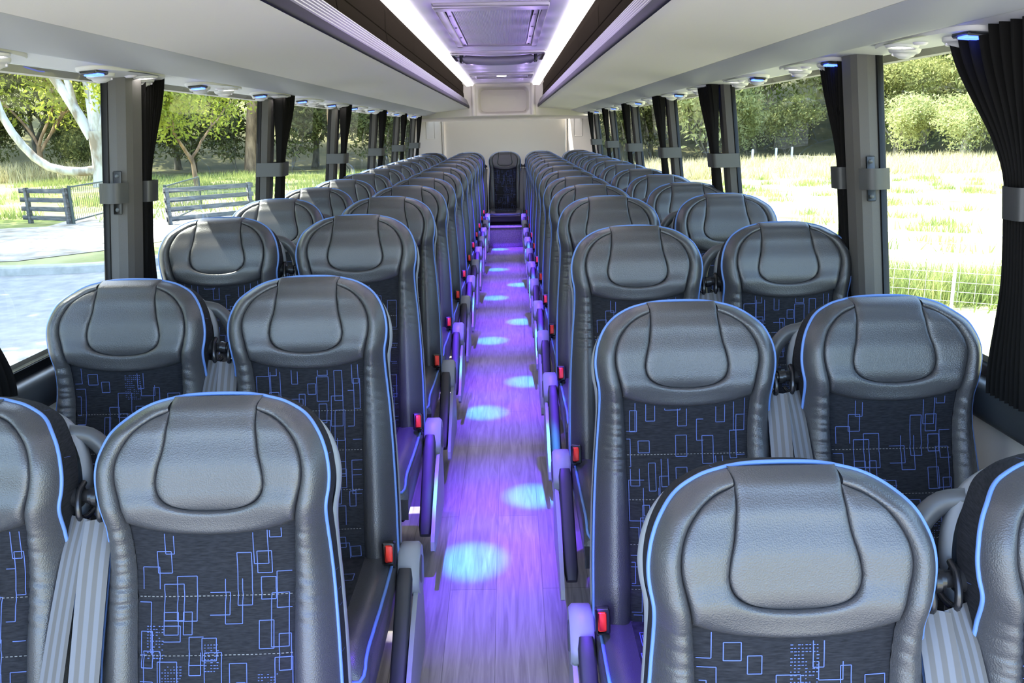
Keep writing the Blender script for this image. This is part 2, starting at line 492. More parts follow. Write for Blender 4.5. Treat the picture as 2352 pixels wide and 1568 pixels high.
# cushion -----------------------------------------------------------
CY = [(.045, 0, 1), (.0, .0, 1), (-.1, -.002, 1), (-.2, .0, 1), (-.3, .006, 1), (-.38, .010, 1), (-.425, .0, .995), (-.452, -.022, .985), (-.466, -.055, .97), (-.462, -.09, .955)]
def cush_top(x, y):
    a = abs(x)
    return .412 + interp(y, [(c[0], c[1]) for c in CY[::-1]]) + .013 * math.exp(-((a - .175) / .03) ** 2) - .028 * max(0, (a - .185) / .037) ** 2
def cushion_mesh():
    b = MB(); rows = []
    ys = [p[0] for p in catmull([(c[0], 0) for c in CY], 34)]
    for y in ys:
        row = []
        for k in range(41):
            x = .222 * math.sin(PI / 2 * (-1 + 2 * k / 40))
            row.append((x, y, cush_top(x, y)))
        zb = .30
        for x, z in ((.224, .36), (.218, zb), (0, zb), (-.218, zb), (-.224, .36)): row.append((x, y, z))
        rows.append(row)
    b.grid(rows, 0, True, True)
    for r in (rows[0], rows[-1]):
        o = len(b.v); b.v += r; b.f.append(tuple(range(o, o + len(r)))); b.m.append(0); b.sm.append(False)
    return b
def cushion_fabric_mesh():
    b = MB(); rows = []
    for i in range(24):
        y = lerp(.02, -.44, i / 23)
        rows.append([(x, y, cush_top(x, y) + .004 * (1 - abs(x / .14) ** 6)) for x in [-.14 + .28 * k / 14 for k in range(15)]])
    b.grid(rows); rng = random.Random(5)
    for _ in range(34):
        w = rng.choice((.02, .03, .035)); h = rng.choice((.03, .05, .07)); x0 = rng.uniform(-.135, .1); y0 = rng.uniform(-.42, -.06)
        for (a, c, e, g) in ((x0, y0, x0 + w, y0), (x0 + w, y0, x0 + w, y0 + h), (x0 + w, y0 + h, x0, y0 + h), (x0, y0 + h, x0, y0)):
            if max(abs(a), abs(e)) > .135 or max(c, g) > .01: continue
            ln = math.hypot(e - a, g - c); nx, ny = -(g - c) / ln * .001, (e - a) / ln * .001
            z = lambda x, y: cush_top(x, y) + .0062
            n = 6
            b.grid([[(lerp(a, e, k / n) + nx * sg, lerp(c, g, k / n) + ny * sg, z(lerp(a, e, k / n), lerp(c, g, k / n))) for k in range(n + 1)] for sg in (1, -1)], 1)
    return b
def cushion_piping_mesh():
    b = MB(); pts = []
    for y in np.linspace(.02, -.44, 22): pts.append((.213, y, cush_top(.213, y) + .003))
    for x in np.linspace(.2, -.2, 16): pts.append((x, -.4585, cush_top(x, -.4585) + .003))
    for y in np.linspace(-.44, .02, 22): pts.append((-.213, y, cush_top(.213, y) + .003))
    b.tube(catmull(pts, 90), .0044, 6); return b
def ribbon(b, pts, width, twist, mi=0, uvs=None):
    """flat webbing along pts; twist = angle of the width direction from the x axis, per point"""
    rows = []
    for p, a in zip(pts, twist):
        dx, dy = math.cos(a) * width / 2, math.sin(a) * width / 2
        rows.append([(p[0] - dx, p[1] - dy, p[2]), (p[0] - dx / 3, p[1] - dy / 3, p[2]), (p[0] + dx / 3, p[1] + dy / 3, p[2]), (p[0] + dx, p[1] + dy, p[2])])
    b.grid(rows, mi)
def uv_ribbon(me, per_row=4):
    uv = me.uv_layers.new(name='UVMap')
    for lp in me.loops:
        uv.data[lp.index].uv = ((lp.vertex_index % per_row) / (per_row - 1), (lp.vertex_index // per_row) * .05)
SEAT_DATA = {}
def data(key, mb_fn, mats):
    if key not in SEAT_DATA: SEAT_DATA[key] = mb_fn().data(key.split('#')[0], mats)
    return SEAT_DATA[key]
def part(name, me, parent):
    o = bpy.data.objects.new(name, me); COL.objects.link(o); o.parent = parent; return o

def belt_guide_mb(sg):
    """black shaft out of the side of the back with a bent metal loop, on side sg"""
    b = MB(); x, y, z = P(sg * .2, .19, -.048)
    b.tube([(sg * .195, y, z), (sg * .214, y, z)], .021, 14, 0)
    b.tube([(sg * .214, y, z), (sg * .234, y - .002, z)], .013, 12, 0)
    b.tube([(sg * .234, y - .002, z), (sg * .243, y - .002, z)], .017, 12, 1)
    loop = catmull([(sg * .216, y + .012, z + .022), (sg * .219, y - .012, z + .016), (sg * .222, y - .03, z - .006), (sg * .223, y - .032, z - .03), (sg * .225, y - .012, z - .036), (sg * .226, y + .012, z - .034)], 18)
    b.tube(loop, .0062, 8, 1)
    return b
def belt_mb(sg):
    b = MB(); x, y, z = P(sg * .2, .19, -.048)
    xs = sg * .224
    # front ply fans forward and down to the lap anchor
    p1 = catmull([(xs, y - .030, z - .030), (xs - sg * .004, y - .085, z - .10), (xs - sg * .010, y - .175, z - .25), (xs - sg * .014, y - .265, z - .42), (xs - sg * .016, y - .31, z - .55), (xs - sg * .02, y - .30, z - .60)], 28)
    ribbon(b, p1, .050, [lerp(.45, .05, i / 27) * sg * -1 for i in range(28)])
    # rear ply hangs almost straight
    p2 = catmull([(xs + sg * .003, y - .014, z - .034), (xs + sg * .004, y - .03, z - .16), (xs + sg * .004, y - .06, z - .34), (xs + sg * .002, y - .10, z - .60)], 20)
    ribbon(b, p2, .044, [lerp(1.25, .75, i / 19) * sg * -1 for i in range(20)])
    return b
def arm_bracket_mb(sg):
    b = MB(); xa, xb = sg * .226, sg * .284
    prof = [(.105, .30), (.118, .36), (.11, .405), (.085, .425), (.045, .425), (.0, .385), (-.02, .35), (.0, .31), (.05, .285)]
    prof = catmull(prof + [prof[0]], 36)[:-1]
    rows = []
    cy = sum(p[0] for p in prof) / len(prof); cz = sum(p[1] for p in prof) / len(prof)
    for x, k in ((xa, .9), (lerp(xa, xb, .12), 1), (lerp(xa, xb, .85), 1), (xb, .88)):
        rows.append([(x, cy + (p[0] - cy) * k, cz + (p[1] - cz) * k) for p in prof])
    b.grid(rows, 0, True, True)
    for r in (rows[0], rows[-1]):
        o = len(b.v); b.v += r; b.f.append(tuple(range(o, o + len(r)))); b.m.append(0); b.sm.append(False)
    return b
def arm_pad_mb(sg):
    b = MB(); x0 = sg * .247
    a = Vector((x0, .005, .385)); e = Vector((x0 - sg * .004, -.255, .135)); d = (e - a)
    rows = []
    for k in range(15):
        t = k / 14; c = a + d * t
        w = .021 * (1 if 0 < k < 14 else .8); h = .019 * (.72 if k in (0, 14) else 1.0)
        nrm = Vector((0, d.z, -d.y)).normalized() * -1
        row = []
        for q in range(16):
            an = 2 * PI * q / 16; cx, cz = math.cos(an), math.sin(an)
            sx = math.copysign(abs(cx) ** .45, cx) * w; sz = math.copysign(abs(cz) ** .45, cz) * h
            p = c + Vector((sx, 0, 0)) + nrm * sz
            row.append(tuple(p))
        rows.append(row)
    b.grid(rows, 0, True, True)
    for r in (rows[0], rows[-1]):
        o = len(b.v); b.v += r; b.f.append(tuple(range(o, o + len(r)))); b.m.append(0); b.sm.append(False)
    return b
def side_plate_mb(sg):
    b = MB(); x0, x1 = sg * .268, sg * .280
    prof = catmull([(.10, .33), (.0, .33), (-.16, .25), (-.30, .16), (-.33, .12), (-.28, .10), (-.05, .10), (.09, .12), (.10, .33)], 40)[:-1]
    rows = [[(x, p[0], p[1]) for p in prof] for x in (x0, x1)]
    b.grid(rows, 0, False, True)
    for r in rows:
        o = len(b.v); b.v += r; b.f.append(tuple(range(o, o + len(r)))); b.m.append(0); b.sm.append(False)
    return b
def buckle_mb(sg):
    b = MB(); b.box((sg * .212, -.028, .452), (.034, .030, .062), 0, Matrix.Rotation(R(-18), 3, 'X'), .005)
    b.tube([(sg * .212, -.015, .425), (sg * .214, .012, .385)], .007, 8); return b
def button_mb(sg):
    b = MB(); b.box((sg * .214, -.044, .458), (.020, .008, .044), 0, Matrix.Rotation(R(-18), 3, 'X'), .003); return b
def disc_mb(sg):
    b = MB(); b.lathe((sg * .2835, .048, .362), [(0, .004), (.034, .004), (.038, .001), (.038, -.003)], 22, 0, 'x', sg); return b
def base_mb():
    b = MB()
    b.box((0, -.18, .275), (.40, .42, .05), 0, None, .006)
    b.box((.05, .02, .03 + .1), (.05, .06, .24), 0, None, .004); b.box((.05, -.30, .11), (.05, .06, .28), 0, None, .004)
    b.box((.05, -.14, .006), (.06, .46, .02), 0, None, .003)
    return b
def handle_mb(sg):
    b = MB()
    pts = [P(sg * .17, .075, -.085), P(sg * .205, .085, -.105), P(sg * .236, .125, -.115), P(sg * .248, .19, -.118), P(sg * .240, .27, -.115), P(sg * .21, .33, -.10), P(sg * .18, .35, -.085)]
    b.tube(catmull(pts, 30), .0185, 12); return b

LE, PI_, FB, TH_, ST = MT['grey_leather'], MT['blue_piping'], MT['woven_fabric'], MT['blue_thread'], MT['stitch_thread']
FAB = [fabric_mesh(s).data('fabric_panel', [FB, TH_, ST]) for s in (11, 12, 13, 14)]
def make_seat(belt, arm=0, handle=0):
    """belt/arm/handle: side (+1/-1) or 0"""
    root = empty('coach_seat')
    part('seat_base', data('seat_base', base_mb, [MT['dark_metal']]), root)
    c = part('seat_cushion', data('seat_cushion', cushion_mesh, [LE]), root)
    part('cushion_fabric', data('cushion_fabric', cushion_fabric_mesh, [FB, TH_]), c)
    part('cushion_piping', data('cushion_piping', cushion_piping_mesh, [PI_]), c)
    bk = part('backrest', data('backrest', ring_mesh, [LE]), root)
    f = part('fabric_panel', FAB[0], bk)
    f['label'] = 'dark woven fabric panel with blue rectangle embroidery'
    pp = part('piping', data('piping', piping_mesh, [PI_]), bk); pp['label'] = 'blue edge piping'
    part('side_gusset', data('side_gusset', gusset_mesh, [FB, TH_]), bk)
    part('back_shell', data('back_shell', shell_mesh, [MT['grey_plastic']]), bk)
    h = part('headrest', data('headrest', wing_mesh, [LE]), root)
    part('headrest_pad', data('headrest_pad', pad_mesh, [LE]), h)
    if belt:
        k = '#r' if belt > 0 else '#l'
        part('belt_guide', data('belt_guide' + k, lambda: belt_guide_mb(belt), [MT['black_plastic'], MT['dark_metal']]), root)
        key = 'seat_belt' + k
        new = key not in SEAT_DATA
        me = data(key, lambda: belt_mb(belt), [MT['webbing']])
        if new: uv_ribbon(me)
        o = part('seat_belt', me, root); o['label'] = 'grey striped webbing'
    if arm:
        k = '#r' if arm > 0 else '#l'
        a = part('armrest', data('armrest' + k, lambda: arm_pad_mb(arm), [MT['armrest_pad']]), root)
        br = part('arm_bracket', data('arm_bracket' + k, lambda: arm_bracket_mb(arm), [MT['grey_plastic']]), a)
        br['label'] = 'light grey plastic armrest hinge housing'
        part('side_plate', data('side_plate' + k, lambda: side_plate_mb(arm), [MT['grey_plastic']]), root)
        part('hinge_cap', data('hinge_cap' + k, lambda: disc_mb(arm), [MT['dark_grey_plastic']]), a)
        bu = part('belt_buckle', data('belt_buckle' + k, lambda: buckle_mb(arm), [MT['black_plastic']]), root)
        rb = part('release_button', data('release_button' + k, lambda: button_mb(arm), [MT['red_button']]), bu); rb['label'] = 'red release button'
    if handle:
        k = '#r' if handle > 0 else '#l'
        part('grab_handle', data('grab_handle' + k, lambda: handle_mb(handle), [MT['dark_grey_plastic']]), root)
    return root

TOPY = P(0, 0, od(0, 0))[1]        # the back's top edge lies this far behind the seat origin
def ramp(y): return -.12 * max(0.0, 2.585 - y)
def ytop_left(i): return 1.476 + .755 * (i - 1) if i < 4 else 3.742 + .740 * (i - 4)
def ytop_right(i): return 1.182 + .776 * (i - 1) if i < 4 else 3.513 + .756 * (i - 4)
XA, XW = .476, .962
protos = {}
used = {}
def place_seat(key, args, x, ytop, label, group, fabric, dz=0.0):
    if key not in protos:
        protos[key] = make_seat(*args); o = protos[key]
    else:
        o = copy_tree(protos[key])
    oy = ytop - TOPY
    o.location = (x, oy, ramp(oy - .2) + dz); o.rotation_euler = (0, 0, 0)
    tag(o, label, 'seat', group)
    for ch in kids(o):
        if ch.name.startswith('backrest'):
            for g in kids(ch):
                if g.name.startswith('fabric_panel'): g.data = FAB[fabric % 4]
    return o
NROW = 13
for i in range(1, NROW + 1):
    w = 'front' if i == 1 else ORD[i]
    rowtxt = 'nearest row' if i == 1 else ORD[i] + ' row from the camera'
    place_seat('al', (-1, 1, 0), -XA, ytop_left(i), f'grey leather coach seat with blue piping, left of the aisle, {rowtxt}', 'coach seats along the left of the aisle', i)
    place_seat('wl', (1, 0, 1), -XW, ytop_left(i) + .005, f'grey leather coach seat with blue piping by left windows, {rowtxt}', 'coach seats along the left windows', i + 1)
    place_seat('ar', (1, -1, 0), XA, ytop_right(i), f'grey leather coach seat with blue piping, right of the aisle, {rowtxt}', 'coach seats along the right of the aisle', i + 2)
    place_seat('wr', (-1, 0, -1), XW, ytop_right(i) + .005, f'grey leather coach seat with blue piping by right windows, {rowtxt}', 'coach seats along the right windows', i + 3)
BY = 11.22
for j, (x, nm) in enumerate([(-XW, 'at its left window end'), (-XA, 'second from the left window'), (0, 'facing down the aisle in the middle'), (XA, 'second from the right window'), (XW, 'at its right window end')]):
    place_seat('b%d' % (j // 3), (1 if j < 3 else -1, 0, 0), x, BY, f'grey leather seat of the rear bench, {nm}', 'rear bench seats', j, .0)

# ------------------------------------------------------------------ bus shell
YF, YB = .3, 11.85
WX = 1.272
b = MB()
for (x0, x1) in ((-WX, WX),):
    b.add([(x0, YF, ramp(YF)), (x1, YF, ramp(YF)), (x1, 2.585, 0), (x0, 2.585, 0), (x1, 10.9, 0), (x0, 10.9, 0)], [(0, 1, 2, 3), (3, 2, 4, 5)])
    b.add([(x0, YF, ramp(YF) - .04), (x1, YF, ramp(YF) - .04), (x1, 2.585, -.04), (x0, 2.585, -.04), (x1, 10.9, -.04), (x0, 10.9, -.04)], [(3, 2, 1, 0), (5, 4, 2, 3)])
struct(b.build('floor', MT['wood_vinyl']))
# raised step before the rear bench
m = mat('step_vinyl', (.26, .22, .30), .5); noise_col(m, (.20, .17, .24), (.34, .29, .38), 4, 5, coords(m, (20, 1, 20)))
b = MB(); b.box((0, 10.42, .125), (.84, .26, .25), 0, None, .004); struct(b.build('trim_1', MT['step_vinyl']))
b = MB(); b.box((0, 10.285, .252), (.80, .03, .012), 0, None, .003); o = b.build('step_edging', mat('step_edge', (.6, .5, .7), .4)); tag(o, 'pale strip edging the step before the rear bench', 'step edge')
b = MB(); b.box((0, 10.66, .19), (.84, .22, .38), 0, None, .004); struct(b.build('trim_2', MT['black_plastic']))
LEAN = .12
def shear(o, sg):
    if o.type == 'MESH':
        for v in o.data.vertices: v.co.x -= sg * LEAN * (v.co.z - 1.25)
    for c in kids(o): shear(c, sg)
# side walls below the windows
for sg, nm in ((-1, 'left'), (1, 'right')):
    b = MB(); x = sg * WX
    prof = [(x, -.45), (x, .70), (sg * 1.266, .745)]
    b.extrude_y(prof, YF, YB); b.extrude_y([(x + sg * .04, -.45), (x + sg * .04, .82)], YF, YB)
    b.box((x + sg * .02, (YF + YB) / 2, 1.80), (.04, YB - YF, .40))
    struct(b.build('wall_' + nm, MT['beige_panel'], recalc=False))
    # black ledge under the glass
    b = MB()
    prof = catmull([(sg * 1.211, .80), (sg * 1.17, .802), (sg * 1.150, .795), (sg * 1.142, .775), (sg * 1.144, .72), (sg * 1.16, .702), (sg * 1.211, .70)], 22)
    b.extrude_y(prof, YF, YB, 0, True)
    o = b.build('baseboard_' + nm, MT['sill_vinyl']); shear(o, sg); struct(o)
PYS = {-1: [-.2, 1.68, 2.70, 4.32, 5.97, 7.72, 9.28, 10.84], 1: [-.2, 1.64, 2.60, 4.24, 5.68, 7.32, 8.9, 10.54]}
gn = 1
for sg, nm in ((-1, 'left'), (1, 'right')):
    PY = PYS[sg]
    for k in range(len(PY)):
        y0 = PY[k] + .07; y1 = PY[k + 1] - .05 if k + 1 < len(PY) else 11.0
        b = MB(); b.add([(sg * 1.204, y0, .80), (sg * 1.204, y1, .80), (sg * 1.204, y1, 1.63), (sg * 1.204, y0, 1.63)], [(0, 1, 2, 3)])
        w = b.build('window_%d' % gn, MT['tinted_glass']); struct(w)
        fr = MB()
        for yy in (y0, y1): fr.box((sg * 1.200, yy, 1.215), (.022, .022, .85), 0, None, .003)
        for zz, hh in ((.812, .036), (1.628, .03)): fr.box((sg * 1.200, (y0 + y1) / 2, zz), (.022, y1 - y0, hh), 0, None, .003)
        fr.build('window_frame', MT['black_rubber'], w); shear(w, sg)
        gn += 1
tn = 3
for sg, nm in ((-1, 'left'), (1, 'right')):
    for k, y in enumerate(PYS[sg][1:]):
        b = MB(); xi, xo = (1.130 if k < 2 else 1.150), 1.211
        prof = [(xo, y - .058), (xi + .035, y - .055), (xi + .010, y - .045), (xi, y - .02), (xi, y + .045), (xi + .02, y + .058), (xo, y + .06)]
        zs = (.795, 1.66)
        rows = [[(sg * px, py, z) for (px, py) in prof] for z in zs]
        b.grid(rows, 0, False)
        o = b.build('trim_%d' % tn, MT['pillar_vinyl']); shear(o, sg); struct(o); tn += 1
# curtains ----------------------------------------------------------
def curtain_mb(sg, y0, top_w, tie_w, bot_w, seed, zb=.80, dx=0):
    b = MB(); rng = random.Random(seed); ph = rng.uniform(0, 6); rows = []
    n = 72
    for i in range(40):
        v = i / 39; z = lerp(1.625, zb, v)
        w = interp(z, [(zb, bot_w), (1.12, tie_w * 1.05), (1.235, tie_w), (1.28, tie_w), (1.625, top_w)])
        am = interp(z, [(zb, .026), (1.2, .016), (1.27, .014), (1.625, .026)])
        sh = interp(z, [(zb, .012), (1.2, .03), (1.3, .03), (1.625, 0)])
        row = []
        for k in range(n + 1):
            u = k / n
            fold = math.sin(u * 2 * PI * 8 + ph + .5 * math.sin(v * 5 + u * 4)) * am
            y = y0 + w * u + .004 * math.sin(u * 2 * PI * 8 + 1.2)
            x = 1.150 + dx + fold - sh * .4
            row.append((sg * x, y, z))
        rows.append(row)
    b.grid(rows); 
    return b
def clip_mb(sg, yp, yc, tw):
    """moulded holder: a band bent round the pillar and curtain, and a screw plate on the pillar"""
    b = MB(); z0, z1 = 1.222, 1.288
    return b
CURT = [('left', -1), ('right', 1)]
for nm, sg in CURT:
    for k, y in enumerate(PYS[sg][1:]):
        tw = [.32 if sg > 0 else .17, .17, .25, .22, .21, .2, .2][k]
        over = k >= 2                       # farther curtains hang in front of their pillar, the near ones behind it
        y0 = y - .035 if over else y + .062
        root = empty('curtain', (0, 0, 0))
        o = curtain_mb(sg, y0, tw, .05 if k == 1 else .085, .10 if k == 1 else (.24 if k == 0 and sg < 0 else .15), k * 7 + (sg > 0), .80, -.035 if over else 0).build('drape', MT['curtain_cloth'], root)
        bd = MB(); z0, z1 = 1.215, 1.283
        ya, yb, xb = (y - .064, y + .07, 1.075) if over else (y0 - .004, y0 + .066, 1.108)
        ring = catmull([(1.204, ya), (xb + .012, ya), (xb, ya + .012), (xb, yb - .016), (xb + .012, yb), (1.204, yb)], 26)
        bd.grid([[(sg * p[0], p[1], z) for p in ring] for z in (z0, z1)], 0, True)
        bd.grid([[(sg * (p[0] + .003), p[1], z) for p in ring] for z in (z1, z0)], 0, True)
        bd.build('tie_band', MT['clip_plastic'], root)
        shear(root, sg)
        place = 'nearest the camera' if k == 0 else ORD[k + 1] + ' from the camera'
        tag(root, f'black pleated curtain tied to {nm} window pillar, {place}', 'curtain', f'black curtains on the {nm} windows')
        if k == 1:
            c = empty('curtain_holder', (0, 0, 0))
            pl = MB(); yf = y - .058
            # front face of pillar is at yf; plate screwed on it
            xc = 1.162
            pl.box((sg * xc, yf - .004, 1.253), (.028, .006, .135), 0, None, .0025); p_ = pl.build('mounting_plate', MT['clip_plastic'], c)
            for zz in (1.305, 1.201):
                s_ = MB(); s_.lathe((sg * xc, yf - .007, zz), [(0, -.003), (.005, -.003), (.007, 0)], 12, 0, 'y', 1); s_.build('screw', MT['dark_grey_plastic'], p_)
            hk = MB(); pr = catmull([(1.214, yf - .016), (1.185, yf - .032), (1.166, yf - .036), (1.148, yf - .03), (1.126, yf - .008)], 20)
            hk.grid([[(sg * p[0], p[1], z) for p in pr] for z in (1.222, 1.285)], 0, True)
            hk.grid([[(sg * p[0], p[1] + .004, z) for p in pr] for z in (1.285, 1.222)], 0, True)
            hk.grid([[(sg * p[0], p[1] + o_, 1.285) for p in pr] for o_ in (0, .004)], 0, False)
            hk.build('hook', MT['clip_plastic'], c)
            tag(c, f'grey plastic curtain holder screwed to the wide grey {nm} pillar', 'curtain holder', 'curtain holders on the near pillars'); shear(c, sg)
# overhead racks ----------------------------------------------------
for nm, sg in CURT:
    root = empty('overhead_rack', (sg * .8, 5, 1.65)); 
    def pr(pts): return [(sg * a - sg * .8, z - 1.65) for a, z in pts]
    y0, y1 = YF - 5, 11.12 - 5
    b = MB(); b.extrude_y(pr(catmull([(.444, 1.694), (.46, 1.689), (.55, 1.683), (.7, 1.667), (.852, 1.648)], 20)), y0, y1, 0, True, 3)
    b.extrude_y(pr([(.852, 1.648), (.852, 1.664), (.862, 1.664), (.862, 1.650)]), y0, y1, 0, False)
    b.build('underside_panel', MT['rack_panel'], root)
    b = MB(); b.extrude_y(pr([(.8545, 1.6585), (.8605, 1.6585)]), y0, y1); b.build('panel_seam', MT['black_rubber'], root)
    b = MB(); b.extrude_y(pr(catmull([(.862, 1.650), (.872, 1.646), (.90, 1.636), (.95, 1.622), (.995, 1.612), (1.008, 1.611), (1.012, 1.616)], 26)), y0, y1, 0, True)
    b.build('rounded_cove', MT['cove_plastic'], root)
    b = MB(); b.extrude_y(pr(catmull([(1.012, 1.616), (1.05, 1.615), (1.10, 1.612), (1.172, 1.606), (1.182, 1.609), (1.186, 1.63), (1.188, 1.70)], 24)), y0, y1, 0, True)
    b.build('service_duct', MT['duct_plastic'], root)
    # aisle-side lip: ribbed silver rail over a navy strip
    b = MB(); ribs = []
    for k in range(6):
        t0, t1, t2 = k / 6, (k + .55) / 6, (k + .8) / 6
        for t, off in ((t0, 0), (t1, .004), (t2, 0)):
            ribs.append((lerp(.4395, .474, t) - off * .8, lerp(1.728, 1.806, t) - off * .4))
    ribs.append((.474, 1.806)); ribs.append((.482, 1.808))
    b.extrude_y(pr(ribs), y0, y1, 0, False); b.build('edge_rail', MT['chrome'], root)
    b = MB(); b.extrude_y(pr(catmull([(.4395, 1.728), (.438, 1.716), (.438, 1.704), (.4405, 1.697), (.444, 1.694)], 14)), y0, y1, 0, True); b.build('navy_strip', MT['navy_strip'], root)
    b = MB(); b.extrude_y(pr([(.482, 1.808), (.50, 1.812), (.508, 1.88), (.505, 1.884), (.511, 1.888), (.507, 1.985)]), y0, y1, 0, False)
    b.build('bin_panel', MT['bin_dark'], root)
    jn = MB()
    for yy in np.arange(.6, 11, 1.2): jn.add([(pr([(a - .0015, z)])[0][0], yy - 5 + d, z - 1.65) for (a, z) in ((.499, 1.812), (.507, 1.885), (.507, 1.98)) for d in (0, .012)], [(0, 1, 3, 2), (2, 3, 5, 4)])
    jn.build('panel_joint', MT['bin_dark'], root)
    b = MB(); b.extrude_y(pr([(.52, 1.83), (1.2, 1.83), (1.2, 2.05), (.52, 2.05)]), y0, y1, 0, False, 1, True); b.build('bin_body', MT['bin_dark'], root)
    tag(root, f'beige overhead luggage rack running the length of the {nm} side', 'luggage rack')
    # light strip
    b = MB(); b.extrude_y([(sg * .378, 1.986), (sg * .380, 1.966), (sg * .46, 1.960), (sg * .467, 1.982)], YF, 10.95, 0, True)
    o = b.build('light_strip', MT['light_strip']); tag(o, f'long glowing white light strip along the {nm} edge of the ceiling', 'ceiling light', 'ceiling light strips')
# ceiling -----------------------------------------------------------
b = MB(); b.add([(-.385, YF, 1.986), (.385, YF, 1.986), (.385, 11.0, 1.986), (-.385, 11.0, 1.986)], [(0, 1, 2, 3)])
b.box((0, (YF + YB) / 2, 2.07), (2.56, YB - YF, .03))
struct(b.build('ceiling', MT['ceiling_white']))
# air return vent
root = empty('air_vent', (0, 5.0, 1.985))
b = MB()
for sx in (-1, 1): b.box((sx * .25, 0, -.008), (.04, 1.92, .02), 0, None, .004)
b.box((0, -.90, -.010), (.54, .13, .022), 0, None, .005); b.box((0, .935, -.008), (.54, .05, .02), 0, None, .004)
b.build('vent_frame', MT['vent_plastic'], root)
b = MB(); prof = []
for k in range(97): prof.append((lerp(-.19, .19, k / 96), -.0045 + (.004 if k % 2 else 0)))
b.extrude_y([(a, z) for a, z in prof], -.84, .91, 0, False); b.build('filter', MT['filter_mesh'], root)
for sx in (-1, 1):
    b = MB(); b.box((sx * .212, .03, -.006), (.032, 1.74, .008), 0, None, .002)
    o = b.build('side_bar', MT['chrome' if sx < 0 else 'dark_grey_plastic'], root)
    for yy in (-.6, -.1, .4, .85):
        s_ = MB(); s_.lathe((sx * .212, yy, -.011), [(0, -.002), (.006, -.002), (.007, .001)], 10); s_.build('screw', MT['chrome'], o)
tag(root, 'large ceiling air vent with corrugated grey filter between the light strips', 'vent')
# handle unit
root = empty('hatch_handle', (0, 6.75, 1.985))
b = MB()
b.box((0, -.30, -.012), (.70, .05, .026), 0, None, .008)
for sx in (-1, 1):
    b.box((sx * .335, 0, -.012), (.04, .62, .026), 0, None, .008); b.box((sx * .325, 0, -.02), (.05, .5, .010), 0, None, .003)
b.build('housing', MT['vent_plastic'], root)
b = MB(); rows = []
for k in range(25):
    u = -1 + 2 * k / 24; x = .27 * u; sag = .014 * (1 - u * u)
    rows.append([(x, .09 * math.cos(a) - .08, -.040 - sag + .032 * math.sin(a) * (1 if abs(u) < .99 else .6)) for a in [2 * PI * q / 18 for q in range(18)]])
b.grid(rows, 0, True, True)
for r in (rows[0], rows[-1]):
    o_ = len(b.v); b.v += r; b.f.append(tuple(range(o_, o_ + 18))); b.m.append(0); b.sm.append(False)
b.build('grip', mat('grip_grey', (.3, .28, .33), .5), root)
for sx in (-1, 1):
    b = MB(); b.box((sx * .284, -.08, -.032), (.024, .13, .064), 0, None, .004); b.build('bracket', MT['dark_grey_plastic'], root)
tag(root, 'curved grey handle in a white housing on the ceiling behind the vent', 'handle')
root = empty('ceiling_lamp', (0, 9.2, 1.985))
b = MB(); b.box((0, .28, -.012), (.66, .08, .024), 0, None, .006); b.box((0, -.28, -.012), (.66, .08, .024), 0, None, .006)
for sx in (-1, 1): b.box((sx * .30, 0, -.012), (.06, .5, .024), 0, None, .006)
b.build('lamp_housing', MT['vent_plastic'], root)
b = MB(); b.extrude_y([(lerp(-.27, .27, k / 60), -.006 + (.003 if k % 2 else 0)) for k in range(61)], -.24, .24); b.build('grille', MT['filter_mesh'], root)
b = MB(); b.box((0, -.10, -.014), (.10, .12, .016), 0, None, .004); b.build('lens', MT['white_lens'], root)
tag(root, 'small lit lamp in a grille panel near the rear end of the ceiling', 'ceiling light')
